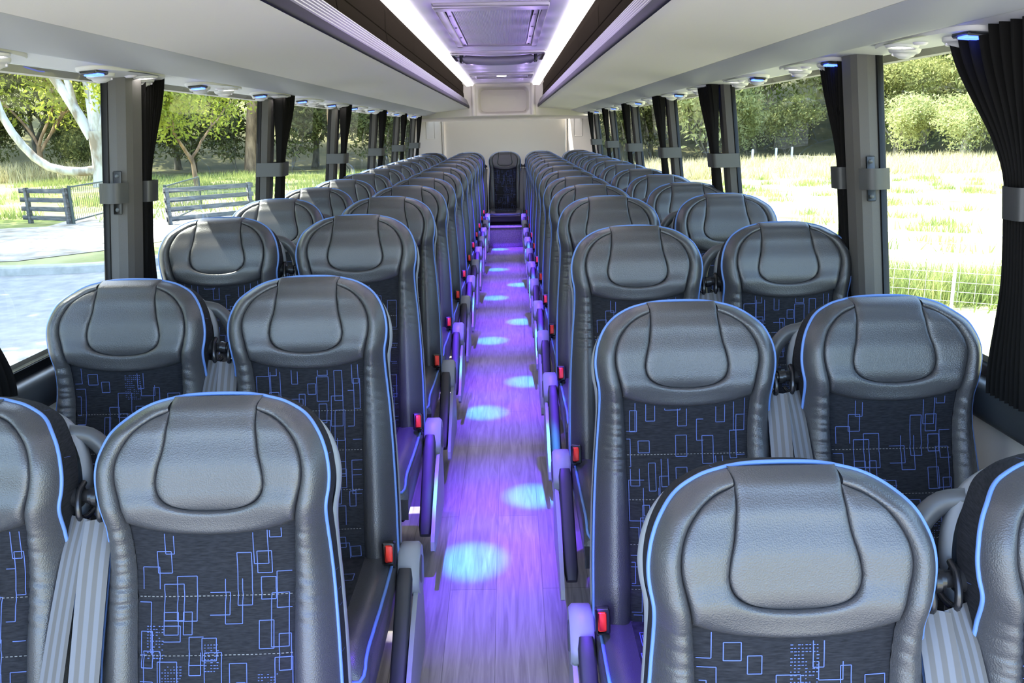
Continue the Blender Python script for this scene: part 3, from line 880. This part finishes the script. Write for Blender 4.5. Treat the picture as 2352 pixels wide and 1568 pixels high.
# rear wall ----------------------------------------------------------
def rear():
    b = MB()
    # lower wall
    b.add([(-WX, YB, -.1), (WX, YB, -.1), (WX, YB, 1.62), (-WX, YB, 1.62)], [(3, 2, 1, 0)])
    struct(b.build('wall_rear', MT['beige_panel']))
    for sg in (-1, 1):       # angled side pieces next to the last windows
        b = MB()
        b.add([(sg * 1.204, 11.37, .75), (sg * 1.204, 11.37, 1.66), (sg * .86, YB - .02, 1.66), (sg * .86, YB - .02, .75)], [(0, 1, 2, 3)])
        b.add([(sg * 1.204, 10.97, .75), (sg * 1.204, 10.97, 1.66), (sg * 1.204, 11.37, 1.66), (sg * 1.204, 11.37, .75)], [(0, 1, 2, 3)])  # flat wall stretch, added to keep sun off the rear wall
        b.box((sg * .855, YB - .03, 1.2), (.03, .03, .95), 0, None, .006)
        # recessed lighter rectangle
        a, e = Vector((sg * 1.204, 11.37, 0)), Vector((sg * .86, YB - .02, 0)); d = e - a; n_ = Vector((-sg * d.y, sg * d.x, 0)).normalized() * .004
        q = [a + d * .42, a + d * .72]
        fr = [(q[0].x, q[0].y, 1.32), (q[1].x, q[1].y, 1.32), (q[1].x, q[1].y, 1.58), (q[0].x, q[0].y, 1.58)]
        for i in range(4):
            p0, p1 = Vector(fr[i]), Vector(fr[(i + 1) % 4]); b.tube([p0, p1], .006, 6)
        struct(b.build('trim_%d' % (41 + (sg > 0)), MT['beige_panel']))
    # upper bulkhead with a rounded recess between the racks
    b = MB()
    y = 11.05
    def rr(w, z0, z1, r, yy):
        pts = []
        for (cx, cz, a0) in ((w - r, z1 - r, 0), (-w + r, z1 - r, 90), (-w + r, z0 + r, 180), (w - r, z0 + r, 270)):
            for k in range(9):
                a = R(a0 + 90 * k / 8); pts.append((cx + r * math.cos(a), yy, cz + r * math.sin(a)))
        return pts
    o1 = rr(.375, 1.60, 1.99, .02, y); i1 = rr(.335, 1.615, 1.955, .07, y); i2 = rr(.325, 1.625, 1.945, .065, y + .02); i3 = rr(.30, 1.65, 1.92, .06, y + .16); 
    b.grid([o1, i1, i2, i3], 0, True, True)
    i4 = rr(.17, 1.74, 1.85, .05, y + .19)
    b.grid([i3, i4], 0, True, True)
    o_ = len(b.v); b.v += i4; b.f.append(tuple(range(o_, o_ + len(i4)))); b.m.append(0); b.sm.append(False)
    for sg in (-1, 1):
        b.add([(sg * .37, y, 1.60), (sg * 1.24, y, 1.57), (sg * 1.24, y, 2.05), (sg * .37, y, 2.05)], [(0, 1, 2, 3)])
    # curved underside back to the lower wall
    rows = []
    for k in range(9):
        a = PI / 2 * k / 8
        rows.append([(x, y + .56 * (1 - math.cos(a)), 1.60 - .055 * math.sin(a) - .0 * abs(x)) for x in np.linspace(-1.24, 1.24, 13)])
    b.grid(rows)
    b.tube([(-.38, y - .005, 1.60), (-.38, y - .005, 1.985)], .03, 10); b.tube([(.38, y - .005, 1.60), (.38, y - .005, 1.985)], .03, 10)
    struct(b.build('trim_40', MT['beige_panel']))
rear()
# reading light panels -------------------------------------------------
def reading_panel(sg):
    root = empty('reading_light_panel')
    # local: x towards the window (already signed), y along the bus, z down from the duct surface
    def zz(x): return 0.0
    b = MB(); ol = []
    for k in range(48):
        a = 2 * PI * k / 48
        ol.append((.062 * abs(math.cos(a)) ** .7 * math.copysign(1, math.cos(a)), .24 * abs(math.sin(a)) ** .8 * math.copysign(1, math.sin(a))))
    b.grid([[(p[0] * k, p[1] * k, z) for p in ol] for k, z in ((1.0, .006), (1.0, -.002), (.97, -.005))], 0, True, True)
    o_ = len(b.v); b.v += [(p[0] * .97, p[1] * .97, -.005) for p in ol]; b.f.append(tuple(range(o_, o_ + 48))); b.m.append(0); b.sm.append(False)
    b.build('base_plate', MT['duct_plastic'], root)
    def lamp(y, x):
        b = MB(); b.lathe((x, y, -.005), [(0, -.004), (.026, -.004), (.030, -.002)], 22); o = b.build('reading_lamp', MT['lamp_white'], root)
        b = MB(); b.lathe((x, y, -.005), [(.030, -.002), (.034, -.007), (.039, -.004), (.041, .001)], 22); b.build('lamp_ring', MT['duct_plastic'], o)
    lamp(.10, -.018 * sg)
    def nozzle(y, x):
        b = MB(); b.lathe((x, y, -.004), [(.040, 0), (.038, -.008), (.033, -.012), (.03, -.010), (.024, -.018), (.012, -.024), (0, -.025)], 22); o = b.build('air_nozzle', MT['duct_plastic'], root)
        b = MB(); b.tube([(x + .028 * math.cos(t), y + .028 * math.sin(t), -.019) for t in np.linspace(.2, PI - .2, 12)], .003, 6); b.build('nozzle_rim', MT['vent_plastic'], o)
    nozzle(.17, .022 * sg); nozzle(-.10, .025 * sg)
    b = MB(); b.lathe((-.01 * sg, .02, -.005), [(0, -.005), (.014, -.005), (.018, 0)], 16); b.build('call_button', MT['vent_plastic'], root)
    b = MB(); pts = catmull([(-.058 * sg, -.10), (-.066 * sg, 0), (-.058 * sg, .11)], 16)
    b.grid([[(p[0] - w * sg, p[1], -.005) for p in pts] for w in (-.006, .006)]); b.build('dark_slot', MT['dark_grey_plastic'], root)  # dark grey plastic slot, curved along the panel side
    b = MB(); b.box((0, -.19, -.008), (.05, .075, .012), 0, None, .004); o = b.build('led_housing', MT['dark_grey_plastic'], root)
    b = MB(); b.box((-.004 * sg, -.20, -.0155), (.040, .040, .006), 0, None, .002); b.build('blue_led', MT['led_blue'], o)['label'] = 'glowing blue light'
    return root
for nm, sg in CURT:
    proto = None
    for i in range(1, NROW + 1):
        y = 2.62 + .795 * (i - 2) if sg < 0 else 2.10 + .80 * (i - 1)
        if y > 10.95: break
        o = reading_panel(sg) if proto is None else copy_tree(proto)
        proto = proto or o
        o.location = (sg * 1.085, y, 1.607)
        o.rotation_euler = (0, R(4.5) * sg, 0)
        place = 'nearest the camera' if i == 1 else ORD[i] + ' from the camera'
        tag(o, f'white reading light panel with blue light above {nm} windows, {place}', 'reading light', f'reading light panels on the {nm} side')

# ------------------------------------------------------------------ aisle lights (blue and violet floor lighting)
def spot(name, loc, to, col, power, ang, blend, rad=.012):
    l = bpy.data.lights.new(name, 'SPOT'); l.color = col; l.energy = power; l.spot_size = R(ang); l.spot_blend = blend; l.shadow_soft_size = rad
    o = bpy.data.objects.new(name, l); COL.objects.link(o); o.location = loc
    o.rotation_euler = (Vector(to) - Vector(loc)).to_track_quat('-Z', 'Y').to_euler()
    return o
for k in range(7):
    yl, yr = 1.05 + 1.51 * k, 1.50 + 1.55 * k
    for y, sx, tx in ((yl, -1, -.085), (yr, 1, .135)):
        if y > 10.2: continue
        src = (sx * .30, y, 1.965)
        zf = ramp(y)
        spot('aisle_spot_cyan', src, (tx, y, zf), (.02, .48, 1.0), 400, 8.2, .9)
        spot('aisle_spot_magenta', src, (tx - sx * .17, y, zf), (.5, .03, 1.0), 55, 13, 1.0)
        spot('aisle_spot_violet', src, (tx * .3, y, zf), (.13, .03, 1.0), 255, 32, 1.0, .03)

spot('step_spot_violet', (.0, 9.3, 1.96), (0, 10.29, .12), (.16, .03, 1.0), 60, 26, 1.0, .02)
for k in range(16):  # added points floating under the ceiling, standing for violet LEDs and brightening it
    for sx in (-1, 1):
        l = bpy.data.lights.new('ceiling_violet_fill', 'POINT'); l.color = (.58, .42, 1.0); l.energy = .16; l.shadow_soft_size = .01
        o = bpy.data.objects.new('ceiling_violet_fill', l); COL.objects.link(o); o.location = (sx * .22, 3.6 + k * .46, 1.86)

# ------------------------------------------------------------------ outside
GZ = -1.35
def ground(name, pts, matn, z=GZ, label=None):
    b = MB(); b.add([(x, y, z) for x, y in pts], [tuple(range(len(pts)))])
    o = b.build(name, MT[matn]); struct(o); return o
def terrain(name, x0, x1, y0, y1, nx, ny, hf, matn):
    b = MB()
    b.grid([[(lerp(x0, x1, i / nx), lerp(y0, y1, j / ny), hf(lerp(x0, x1, i / nx), lerp(y0, y1, j / ny))) for i in range(nx + 1)] for j in range(ny + 1)], 0, True)
    o = b.build(name, MT[matn]); struct(o); return o
def hills(x, y):
    d = math.hypot(x * .9, y * .75)
    h = max(0, d - 62) * .36
    h += (math.sin(x * .05 + 1) + math.sin(y * .043)) * 1.2 * min(1, max(0, d - 62) / 30)
    return GZ - .06 + min(h, 34)
terrain('ground_hill', -190, 190, -60, 230, 60, 50, hills, 'hill_bush')
ground('ground_road', [(-40, -30), (3.5, -30), (3.5, 40), (9.5, 51), (17, 62), (13, 64), (4, 52), (-1.5, 40), (-1.5, 33), (-5.6, 22), (-7.65, 18.9), (-8.66, 17.75), (-10.73, 17.4), (-40, 16)], 'asphalt', GZ - .005)
ground('ground_verge', [(-70, 15.5), (-10.73, 17.4), (-8.66, 17.75), (-7.65, 18.9), (-5.6, 22), (-1.5, 33), (-1.5, 66), (-75, 66)], 'verge_grass', GZ + .03)
ground('ground_gravel', [(-30, 18.3), (-11.5, 19.2), (-9.6, 21.5), (-8.8, 26), (-13, 40), (-17, 40), (-15, 27), (-16.5, 26.5), (-40, 25)], 'gravel', GZ + .045)
ground('ground_paddock', [(3.6, -20), (90, -20), (90, 75), (22, 75), (9.8, 51), (3.6, 40)], 'paddock_grass', GZ - .01)
tr = catmull([(19.5, 60), (22.5, 68), (26.5, 80), (32, 96)], 24); b = MB()
b.grid([[(x + d, y, hills(x + d, y) + .12) for d in (-1.6, 0, 1.6)] for x, y in tr]); struct(b.build('ground_track', MT['gravel']))
# concrete kerb along the road
b = MB(); path = catmull([(-40, 16.1), (-22, 16.9), (-10.73, 17.4), (-8.66, 17.75), (-7.65, 18.9), (-5.6, 22), (-1.6, 33)], 60)
rows = []
for k, p in enumerate(path):
    q = path[min(k + 1, 59)]; r_ = path[max(k - 1, 0)]; t = Vector((q[0] - r_[0], q[1] - r_[1])).normalized(); n_ = Vector((-t.y, t.x))
    rows.append([(p[0] + n_.x * a, p[1] + n_.y * a, GZ + z) for a, z in ((-.06, -.02), (-.02, .14), (.02, .17), (.30, .17), (.32, .02))])
b.grid(rows, 0, False); tag(b.build('kerb', MT['concrete']), 'pale concrete kerb edging the road outside the left windows', 'kerb')

def rail_fence(name, A, B, nrail, h, posts, label, group=None, mesh=False):
    root = empty(name, (A[0], A[1], GZ)); a = Vector((0, 0, 0)); e = Vector((B[0] - A[0], B[1] - A[1], 0)); rz = math.atan2(e.y, e.x); ln = e.length
    for k in range(nrail):
        b = MB(); z = lerp(.22, h, k / (nrail - 1)); b.box((e.x / 2, e.y / 2, z), (ln + .2, .05, .15), 0, Matrix.Rotation(rz, 3, 'Z'), .008); b.build('rail', MT['timber_grey'], root)
    for t in posts:
        b = MB(); b.box((e.x * t, e.y * t, h / 2 + .02), (.13, .13, h + .16), 0, Matrix.Rotation(rz, 3, 'Z'), .01); b.build('post', MT['timber_grey'], root)
    tag(root, label, 'fence', group); return root
rail_fence('timber_fence', (-16.5, 28.4), (-14.6, 27.6), 4, 1.12, (.12, 1.0), 'grey timber rail fence section left of the metal gate', 'timber rail fences')
rail_fence('timber_fence', (-10.9, 26.7), (-8.9, 28.9), 4, 1.12, (0, .98), 'grey timber rail fence section beside the driveway, nearer the second curtain', 'timber rail fences')
def mesh_gate(A, B, h, label):
    root = empty('metal_gate', (A[0], A[1], GZ)); e = Vector((B[0] - A[0], B[1] - A[1], 0))
    b = MB(); P0, P1 = Vector((0, 0, .15)), Vector((0, 0, h)); 
    for (p, q) in ((P0, P1), (P0 + e, P1 + e), (P0, P0 + e), (P1, P1 + e)): b.tube([p, q], .028, 8)
    b.tube([Vector((0, 0, 0)), Vector((0, 0, h + .05))], .05, 8); b.build('gate_frame', MT['steel_dark'], root)
    n = int(e.length / .17)
    b = MB()
    for k in range(1, n): b.tube([P0 + e * (k / n), P1 + e * (k / n)], .007, 5, 0, False)
    b.build('gate_bars', MT['steel_dark'], root)
    tag(root, label, 'gate')
mesh_gate((-14.45, 27.6), (-14.9, 31.6), 1.25, 'dark metal bar gate standing open beside the left timber fence')
mesh_gate((-10.95, 26.75), (-12.0, 32.6), 1.25, 'dark metal bar gate behind the timber fence near the driveway')
# wire fence on the right
root = empty('wire_fence', (0, 0, GZ))
A, B = Vector((3.9, 14.0, 0)), Vector((9.6, 10.4, 0)); d = B - A
b = MB(); b.tube([A + Vector((0, 0, 1.12)), B + Vector((0, 0, 1.12))], .024, 8); b.build('top_rail', MT['galvanised'], root)
for t in (.08, .49, .92):
    b = MB(); p = A + d * t; b.tube([p, p + Vector((0, 0, 1.12))], .026, 8); b.build('post', MT['galvanised'], root)
b = MB()
for k in range(7): z = .12 + .145 * k; b.tube([A + Vector((0, 0, z)), B + Vector((0, 0, z))], .0035, 4, 0, False)
for k in range(31): p = A + d * (k / 30); b.tube([p + Vector((0, 0, .1)), p + Vector((0, 0, 1.1))], .0035, 4, 0, False)
b.build('wire_mesh', MT['galvanised'], root)
tag(root, 'galvanised pipe and wire mesh fence across the grass outside the right windows', 'fence')
k = 0
for (x, y) in ((14.2, 58.5), (16.2, 60.5), (17.8, 62), (20.3, 64.5), (22.0, 66)):
    k += 1
    b = MB(); b.tube([(x, y, GZ), (x, y, GZ + .95), (x, y, GZ + 1.0)], [.09, .09, .05], 8)
    tag(b.build('marker_post', MT['post_white']), f'white roadside post beyond the right windows, {ORD[k]} from the left', 'post', 'white roadside posts')

# trees ----------------------------------------------------------------
def branch(mb, rng, p, d, ln, r, depth, tips, mi=0, spread=.6, curl=.25, nseg=5):
    pts = [p.copy()]; rad = [r]; q = p.copy(); dd = d.normalized()
    for k in range(nseg):
        dd = (dd + Vector((rng.uniform(-1, 1), rng.uniform(-1, 1), rng.uniform(-.4, .7))) * curl).normalized()
        q = q + dd * (ln / nseg); pts.append(q.copy()); rad.append(lerp(r, r * .55, (k + 1) / nseg))
    mb.tube(pts, rad, 7 if r > .08 else 5, mi, False)
    if depth == 0:
        tips.append(q); tips.append(pts[-2]); return
    if depth <= 2: tips.append(q)
    for k in range(rng.randint(2, 3)):
        nd = (dd + Vector((rng.uniform(-1, 1), rng.uniform(-1, 1), rng.uniform(-.35, .8))) * spread).normalized()
        branch(mb, rng, pts[-1 - rng.randint(0, 1)], nd, ln * rng.uniform(.6, .85), rad[-1] * .85, depth - 1, tips, mi, spread, curl, 4)
def leaf_cloud(rng, tips, n, rad, size, flat=.75):
    g = np.random.default_rng(rng.randrange(1 << 30))
    T = np.array([tuple(t) for t in tips]); idx = g.integers(0, len(T), n)
    off = g.normal(0, 1, (n, 3)); off /= np.linalg.norm(off, axis=1)[:, None]; off *= (g.random(n) ** .45)[:, None] * rad; off[:, 2] *= flat
    c = T[idx] + off
    a = g.normal(0, 1, (n, 3)); a[:, 2] -= .4; a /= np.linalg.norm(a, axis=1)[:, None]
    bb = g.normal(0, 1, (n, 3)); bb -= (bb * a).sum(1)[:, None] * a; bb /= np.linalg.norm(bb, axis=1)[:, None]
    s = size * g.uniform(.6, 1.4, n)[:, None]
    v = np.stack([c - a * s, c + bb * s * .38, c + a * s, c - bb * s * .38], 1).reshape(-1, 3)
    me = bpy.data.meshes.new('foliage'); me.vertices.add(4 * n); me.vertices.foreach_set('co', v.ravel())
    me.loops.add(4 * n); me.loops.foreach_set('vertex_index', np.arange(4 * n)); me.polygons.add(n)
    me.polygons.foreach_set('loop_start', np.arange(0, 4 * n, 4)); me.update(calc_edges=True); me.validate()
    return me
def make_tree(seed, h, r, trunk_frac, leafm, barkm, nleaf, crad, lsize, lean=.1, depth=3, spread=.7, curl=.22):
    rng = random.Random(seed); root = empty('tree'); mb = MB(); tips = []
    d = Vector((rng.uniform(-lean, lean), rng.uniform(-lean, lean), 1)).normalized()
    p = Vector((0, 0, -.1)); pts = [p]; rad = [r * 1.25]; q = p
    for k in range(5):
        q = q + d * (h * trunk_frac / 5) + Vector((rng.uniform(-.1, .1), rng.uniform(-.1, .1), 0)) * h * .03
        pts.append(q); rad.append(lerp(r, r * .7, k / 4))
    mb.tube(pts, rad, 9, 0, False)
    for k in range(rng.randint(3, 4)):
        a = rng.uniform(0, 2 * PI) + k * 2
        branch(mb, rng, pts[-1 - (k % 2)], Vector((math.cos(a) * spread, math.sin(a) * spread, 1)), h * (1 - trunk_frac) * .48, r * .55, depth - 1, tips, 0, spread, curl)
    o = mb.build('trunk', MT[barkm], root)
    me = leaf_cloud(rng, tips, nleaf, crad, lsize); me.materials.append(MT[leafm]); part('foliage', me, root)
    return root
TREES = dict(
    yellow=dict(name='young_tree', args=(21, 7.0, .14, .24, 'leaf_yellow', 'bark_brown', 15000, 1.5, .13), cat='tree', desc='bright yellow-green leafy tree'),
    brown=dict(name='stringybark_tree', args=(22, 17, .42, .5, 'leaf_olive', 'bark_brown', 11000, 1.9, .2), cat='tree', desc='tall tree with thick reddish brown trunk'),
    dark=dict(name='gum_tree', args=(23, 13, .24, .16, 'leaf_dark', 'bark_grey', 17000, 2.5, .22), cat='tree', desc='dark olive gum tree'),
    olive=dict(name='gum_tree', args=(24, 14, .26, .14, 'leaf_olive', 'bark_grey', 18000, 2.6, .22), cat='tree', desc='grey-green gum tree'),
    pale=dict(name='gum_tree', args=(25, 14, .26, .12, 'leaf_pale', 'bark_white', 15000, 2.4, .22), cat='tree', desc='pale sunlit gum tree with white branches'),
    green=dict(name='leafy_tree', args=(26, 12, .24, .12, 'leaf_green', 'bark_grey', 17000, 2.4, .21), cat='tree', desc='fresh green leafy tree'),
    shrub=dict(name='shrub', args=(27, 4.2, .07, .06, 'leaf_dark', 'bark_grey', 9000, 1.25, .13), cat='shrub', desc='dark green rounded shrub'),
    lightshrub=dict(name='shrub', args=(28, 4.4, .07, .05, 'leaf_pale', 'bark_grey', 9000, 1.35, .13), cat='shrub', desc='sunlit pale green rounded shrub'),
)
TP = {}; cnt = {}
def plant(kind, x, y, s, rz, where, zoff=None, shrink=1):
    t = TREES[kind]
    if kind not in TP: TP[kind] = make_tree(*t['args']); o = TP[kind]; o.name = t['name']
    else: o = copy_tree(TP[kind]); o.name = t['name']
    z = max(GZ, hills(x, y)) if zoff is None else zoff
    o.location = (x, y, z); o.rotation_euler = (0, 0, rz); o.scale = (s * shrink, s * shrink, s)
    side = 'left' if x < 0 else 'right'
    tag(o, f"{t['desc']} {where}", t['cat'], f"{t['desc']}s outside the {side} windows")
    return o
# the big white gum by the gate, branch by branch
root = empty('gum_tree', (-23.9, 49.4, GZ)); mb = MB(); rng = random.Random(4); tips = []
def limb(pts, r0, r1, tp=True, n=18):
    c = catmull(pts, n); mb.tube(c, [lerp(r0, r1, k / (n - 1)) for k in range(n)], 9, 0, False)
    if tp: tips.append(Vector(c[-1])); tips.append(Vector(c[-4]))
    return c
limb([(0, 0, -.2), (.1, 0, 1.5), (0, 0, 3.2)], 0.54, 0.41, False)
limb([(-.2, -.1, 1.0), (-1.6, -.3, .95), (-3.2, -.4, 1.5), (-4.6, -.5, 3.4), (-5.6, -.6, 6.2), (-7.6, -.8, 9.6), (-8.6, -.8, 12)], 0.27, 0.12)
limb([(-4.9, -.5, 4.2), (-5.4, -.5, 7.0), (-6.2, -.5, 10.5)], 0.15, 0.08)
limb([(-.2, 0, 2.8), (-1.4, .1, 5.2), (-3.2, .2, 8.2), (-4.6, .3, 10.8), (-5.6, .3, 13)], 0.32, 0.14)
limb([(-1.0, .1, 4.6), (-1.6, .2, 7.2), (-3.4, .2, 10.6), (-4.0, .2, 12.5)], 0.20, 0.09)
limb([(-.1, 0, 3.0), (-.3, .3, 6.0), (-1.0, .5, 8.6), (-2.2, .5, 9.8)], 0.22, 0.08)
limb([(.1, 0, 3.0), (.25, .1, 6.4), (.1, .1, 9.5), (-.1, .1, 13)], 0.30, 0.15)
limb([(.2, 0, 3.0), (1.4, .4, 6), (2.6, .6, 9.5), (3.2, .8, 12)], 0.27, 0.12)
for t in list(tips):
    for k in range(2): branch(mb, rng, t, Vector((rng.uniform(-1, 1), rng.uniform(-1, 1), .6)), 2.6, .09, 1, tips, 0, .7, .25)
mb.build('trunk', MT['bark_white'], root)
me = leaf_cloud(rng, tips, 5200, 1.3, .19); me.materials.append(MT['leaf_yellow']); part('foliage', me, root)
tag(root, 'white-barked gum tree with sprawling pale limbs behind the gate at left', 'tree')
rng = random.Random(77)
plant('yellow', -32, 58, 1.5, 2.3, 'behind the sprawling white gum', GZ)
plant('yellow', -16.9, 45.5, 1.05, .3, 'standing just past the first left curtain', GZ)
plant('brown', -19.0, 62, 1.0, 1.0, 'left of the second left curtain', GZ)
plant('brown', -12.2, 59, .72, 2.6, 'leaning behind the third left curtain', GZ)
def row(kinds, spots, fmt):
    c = {}
    for (kd, x, y, s) in sorted(spots, key=lambda p: p[1] / p[2]):
        c[kd] = c.get(kd, 0) + 1
        plant(kd, x, y, s, rng.uniform(0, 6.28), fmt.format(ORD[c[kd]]))
left = [('dark', -46, 66, 1.0), ('olive', -40, 72, 1.1), ('dark', -34, 66, .9), ('olive', -29, 74, 1.15), ('dark', -25, 67, .95), ('dark', -21.5, 72, 1.0), ('olive', -17, 74, 1.2), ('dark', -14.5, 70, .9), ('olive', -10.5, 72, 1.1), ('dark', -8, 68, 1.0), ('olive', -5, 76, 1.2), ('dark', -2.5, 70, 1.0),
        ('olive', -52, 80, 1.3), ('olive', -36, 84, 1.3), ('dark', -24, 84, 1.3), ('olive', -12, 86, 1.3), ('dark', -2, 86, 1.3), ('shrub', -38, 61, 1.2), ('shrub', -33, 62.5, 1.0), ('shrub', -27, 62, 1.3), ('shrub', -23.5, 63, 1.2), ('shrub', -20.5, 63.5, 1.1), ('shrub', -16.2, 63, 1.3), ('shrub', -10, 63, 1.1), ('shrub', -6, 63, 1.2), ('shrub', -30, 58, .7), ('green', -43, 60, .8)]
row(None, left, 'in the bush outside the left windows, {} from the left')
right = [('olive', 9.5, 74, 1.1), ('green', 13, 78, 1.1), ('lightshrub', 15.5, 66, 1.9), ('green', 17.5, 76, 1.0), ('green', 22.2, 77, 1.1), ('olive', 24.5, 92, 1.2), ('olive', 27, 100, 1.5), ('lightshrub', 24.3, 74.5, 1.0), ('green', 28.6, 70, .62), ('pale', 30.6, 76, 1.05), ('green', 33.5, 80, 1.1), ('olive', 30, 66, .55), ('pale', 37, 86, 1.4), ('pale', 33.5, 62.5, .95), ('pale', 38, 65, 1.15), ('pale', 42, 60, 1.0), ('pale', 40, 72, 1.3), ('pale', 46, 70, 1.3), ('pale', 45.5, 62, 1.0), ('lightshrub', 32, 58, .9), ('lightshrub', 35, 57.5, 1.0), ('lightshrub', 38, 57, .8), ('lightshrub', 28.4, 62, .9), ('lightshrub', 17, 70, 1.2), ('lightshrub', 20.5, 73, .9), ('lightshrub', 29.5, 68, 1.1), ('lightshrub', 33, 69, 1.2), ('lightshrub', 37, 67, 1.2), ('lightshrub', 41, 66, 1.2), ('lightshrub', 45, 66, 1.2), ('shrub', 12, 72, 1.3), ('shrub', 8, 70, 1.2), ('green', 20, 88, 1.3), ('olive', 24, 86, 1.2), ('pale', 36, 74, 1.2), ('pale', 33, 92, 1.4), ('olive', 16, 90, 1.4), ('green', 12, 92, 1.3), ('olive', 8, 88, 1.3), ('pale', 50, 66, 1.3), ('olive', 58, 84, 1.7), ('olive', 50, 100, 1.8), ('pale', 40, 104, 1.8), ('olive', 52, 78, 1.6), ('pale', 44, 90, 1.6)]
row(None, right, 'outside the right windows, {} from the left')
# trees standing beside the bus, outside the frame, that shade it
for (kd, x, y, s) in (('yellow', -6.4, 4.2, 1.1), ('olive', -17.5, 17, .9), ('green', -22.5, 24, 1.0)):
    plant(kd, x, y, s, 1.2 + x, 'shading the road, ' + ('close beside the bus' if y < 5 else 'left of the parked bus' if y < 20 else 'behind the kerb far left'), GZ)

def blades(name, spots, n, h, w, matn, seed, label, cat):
    g = np.random.default_rng(seed); S = np.array(spots); i = g.integers(0, len(S), n)
    c = np.stack([S[i, 0] + g.normal(0, 1, n) * S[i, 2], S[i, 1] + g.normal(0, 1, n) * S[i, 3]], 1)
    hh = h * g.uniform(.4, 1.2, n); a = g.uniform(0, 2 * PI, n); dx, dy = np.cos(a) * w, np.sin(a) * w; lx, ly = g.normal(0, .3, n) * hh, g.normal(0, .3, n) * hh
    z0 = np.full(n, GZ)
    v = np.stack([np.stack([c[:, 0] - dx, c[:, 1] - dy, z0], 1), np.stack([c[:, 0] + dx, c[:, 1] + dy, z0], 1), np.stack([c[:, 0] + lx, c[:, 1] + ly, z0 + hh], 1)], 1).reshape(-1, 3)
    me = bpy.data.meshes.new(name); me.vertices.add(3 * n); me.vertices.foreach_set('co', v.ravel()); me.loops.add(3 * n); me.loops.foreach_set('vertex_index', np.arange(3 * n)); me.polygons.add(n)
    me.polygons.foreach_set('loop_start', np.arange(0, 3 * n, 3)); me.update(calc_edges=True); me.validate(); me.materials.append(MT[matn])
    o = bpy.data.objects.new(name, me); COL.objects.link(o); tag(o, label, cat, None, 'stuff'); return o
rg = random.Random(9)
blades('dry_grass', [(rg.uniform(9, 44), rg.uniform(44, 58), 1.2, .6) for _ in range(90)], 16000, .75, .03, 'dry_blade', 1, 'long dry straw-coloured grass before the trees outside the right windows', 'grass')
blades('fence_grass', [(lerp(4, 10, t), lerp(14.4, 11.0, t) + rg.uniform(0, 1.6), .35, .3) for t in np.linspace(0, 1, 40)], 9000, .55, .012, 'green_blade', 2, 'green tussock grass growing along the wire fence on the right', 'grass')
blades('paddock_tufts', [(rg.uniform(5, 34), rg.uniform(15, 44), .25, .25) for _ in range(160)], 9000, .28, .02, 'green_blade', 3, 'low grass tufts scattered over the bright right paddock', 'grass')
blades('verge_tufts', [(rg.uniform(-30, -4), rg.uniform(29, 60), .6, .4) for _ in range(120)], 14000, .45, .025, 'green_blade', 4, 'tufted grass over the verge behind the left fences', 'grass')
blades('straw_tufts', [(rg.uniform(-42, -28), rg.uniform(54, 60), .7, .5) for _ in range(20)], 5000, 1.3, .03, 'dry_blade', 5, 'tall straw-coloured grass clump left of the white gum tree', 'grass')

# ------------------------------------------------------------------ light
w = bpy.data.worlds.new('world'); SC.world = w; w.use_nodes = True
n = w.node_tree.nodes; l = w.node_tree.links
sky = n.new('ShaderNodeTexSky'); sky.sky_type = 'NISHITA'; sky.sun_disc = False; sky.sun_elevation = R(55); sky.sun_rotation = R(-62); sky.air_density = 1.0; sky.dust_density = 1.5; sky.ozone_density = 1.0
bg = n['Background']; l.new(sky.outputs['Color'], bg.inputs['Color']); bg.inputs['Strength'].default_value = .85
sl = bpy.data.lights.new('sun', 'SUN'); sl.energy = 11.0; sl.angle = R(.6); sl.color = (1, .95, .86)
so = bpy.data.objects.new('sun', sl); COL.objects.link(so)
sd = Vector((-.52, .12, .80)).normalized()
so.rotation_euler = sd.to_track_quat('Z', 'Y').to_euler(); so.location = (-20, 10, 20)

SC.view_settings.view_transform = 'Standard'; SC.view_settings.look = 'None'; SC.view_settings.gamma = 1; SC.view_settings.use_curve_mapping = False
SC.view_settings.exposure = 1.2
SC.cycles.use_denoising = True
SC.cycles.max_bounces = 6; SC.cycles.diffuse_bounces = 4; SC.cycles.glossy_bounces = 3; SC.cycles.transmission_bounces = 2; SC.cycles.transparent_max_bounces = 8
SC.cycles.caustics_reflective = False; SC.cycles.caustics_refractive = False
SC.cycles.use_adaptive_sampling = True; SC.cycles.adaptive_threshold = .06
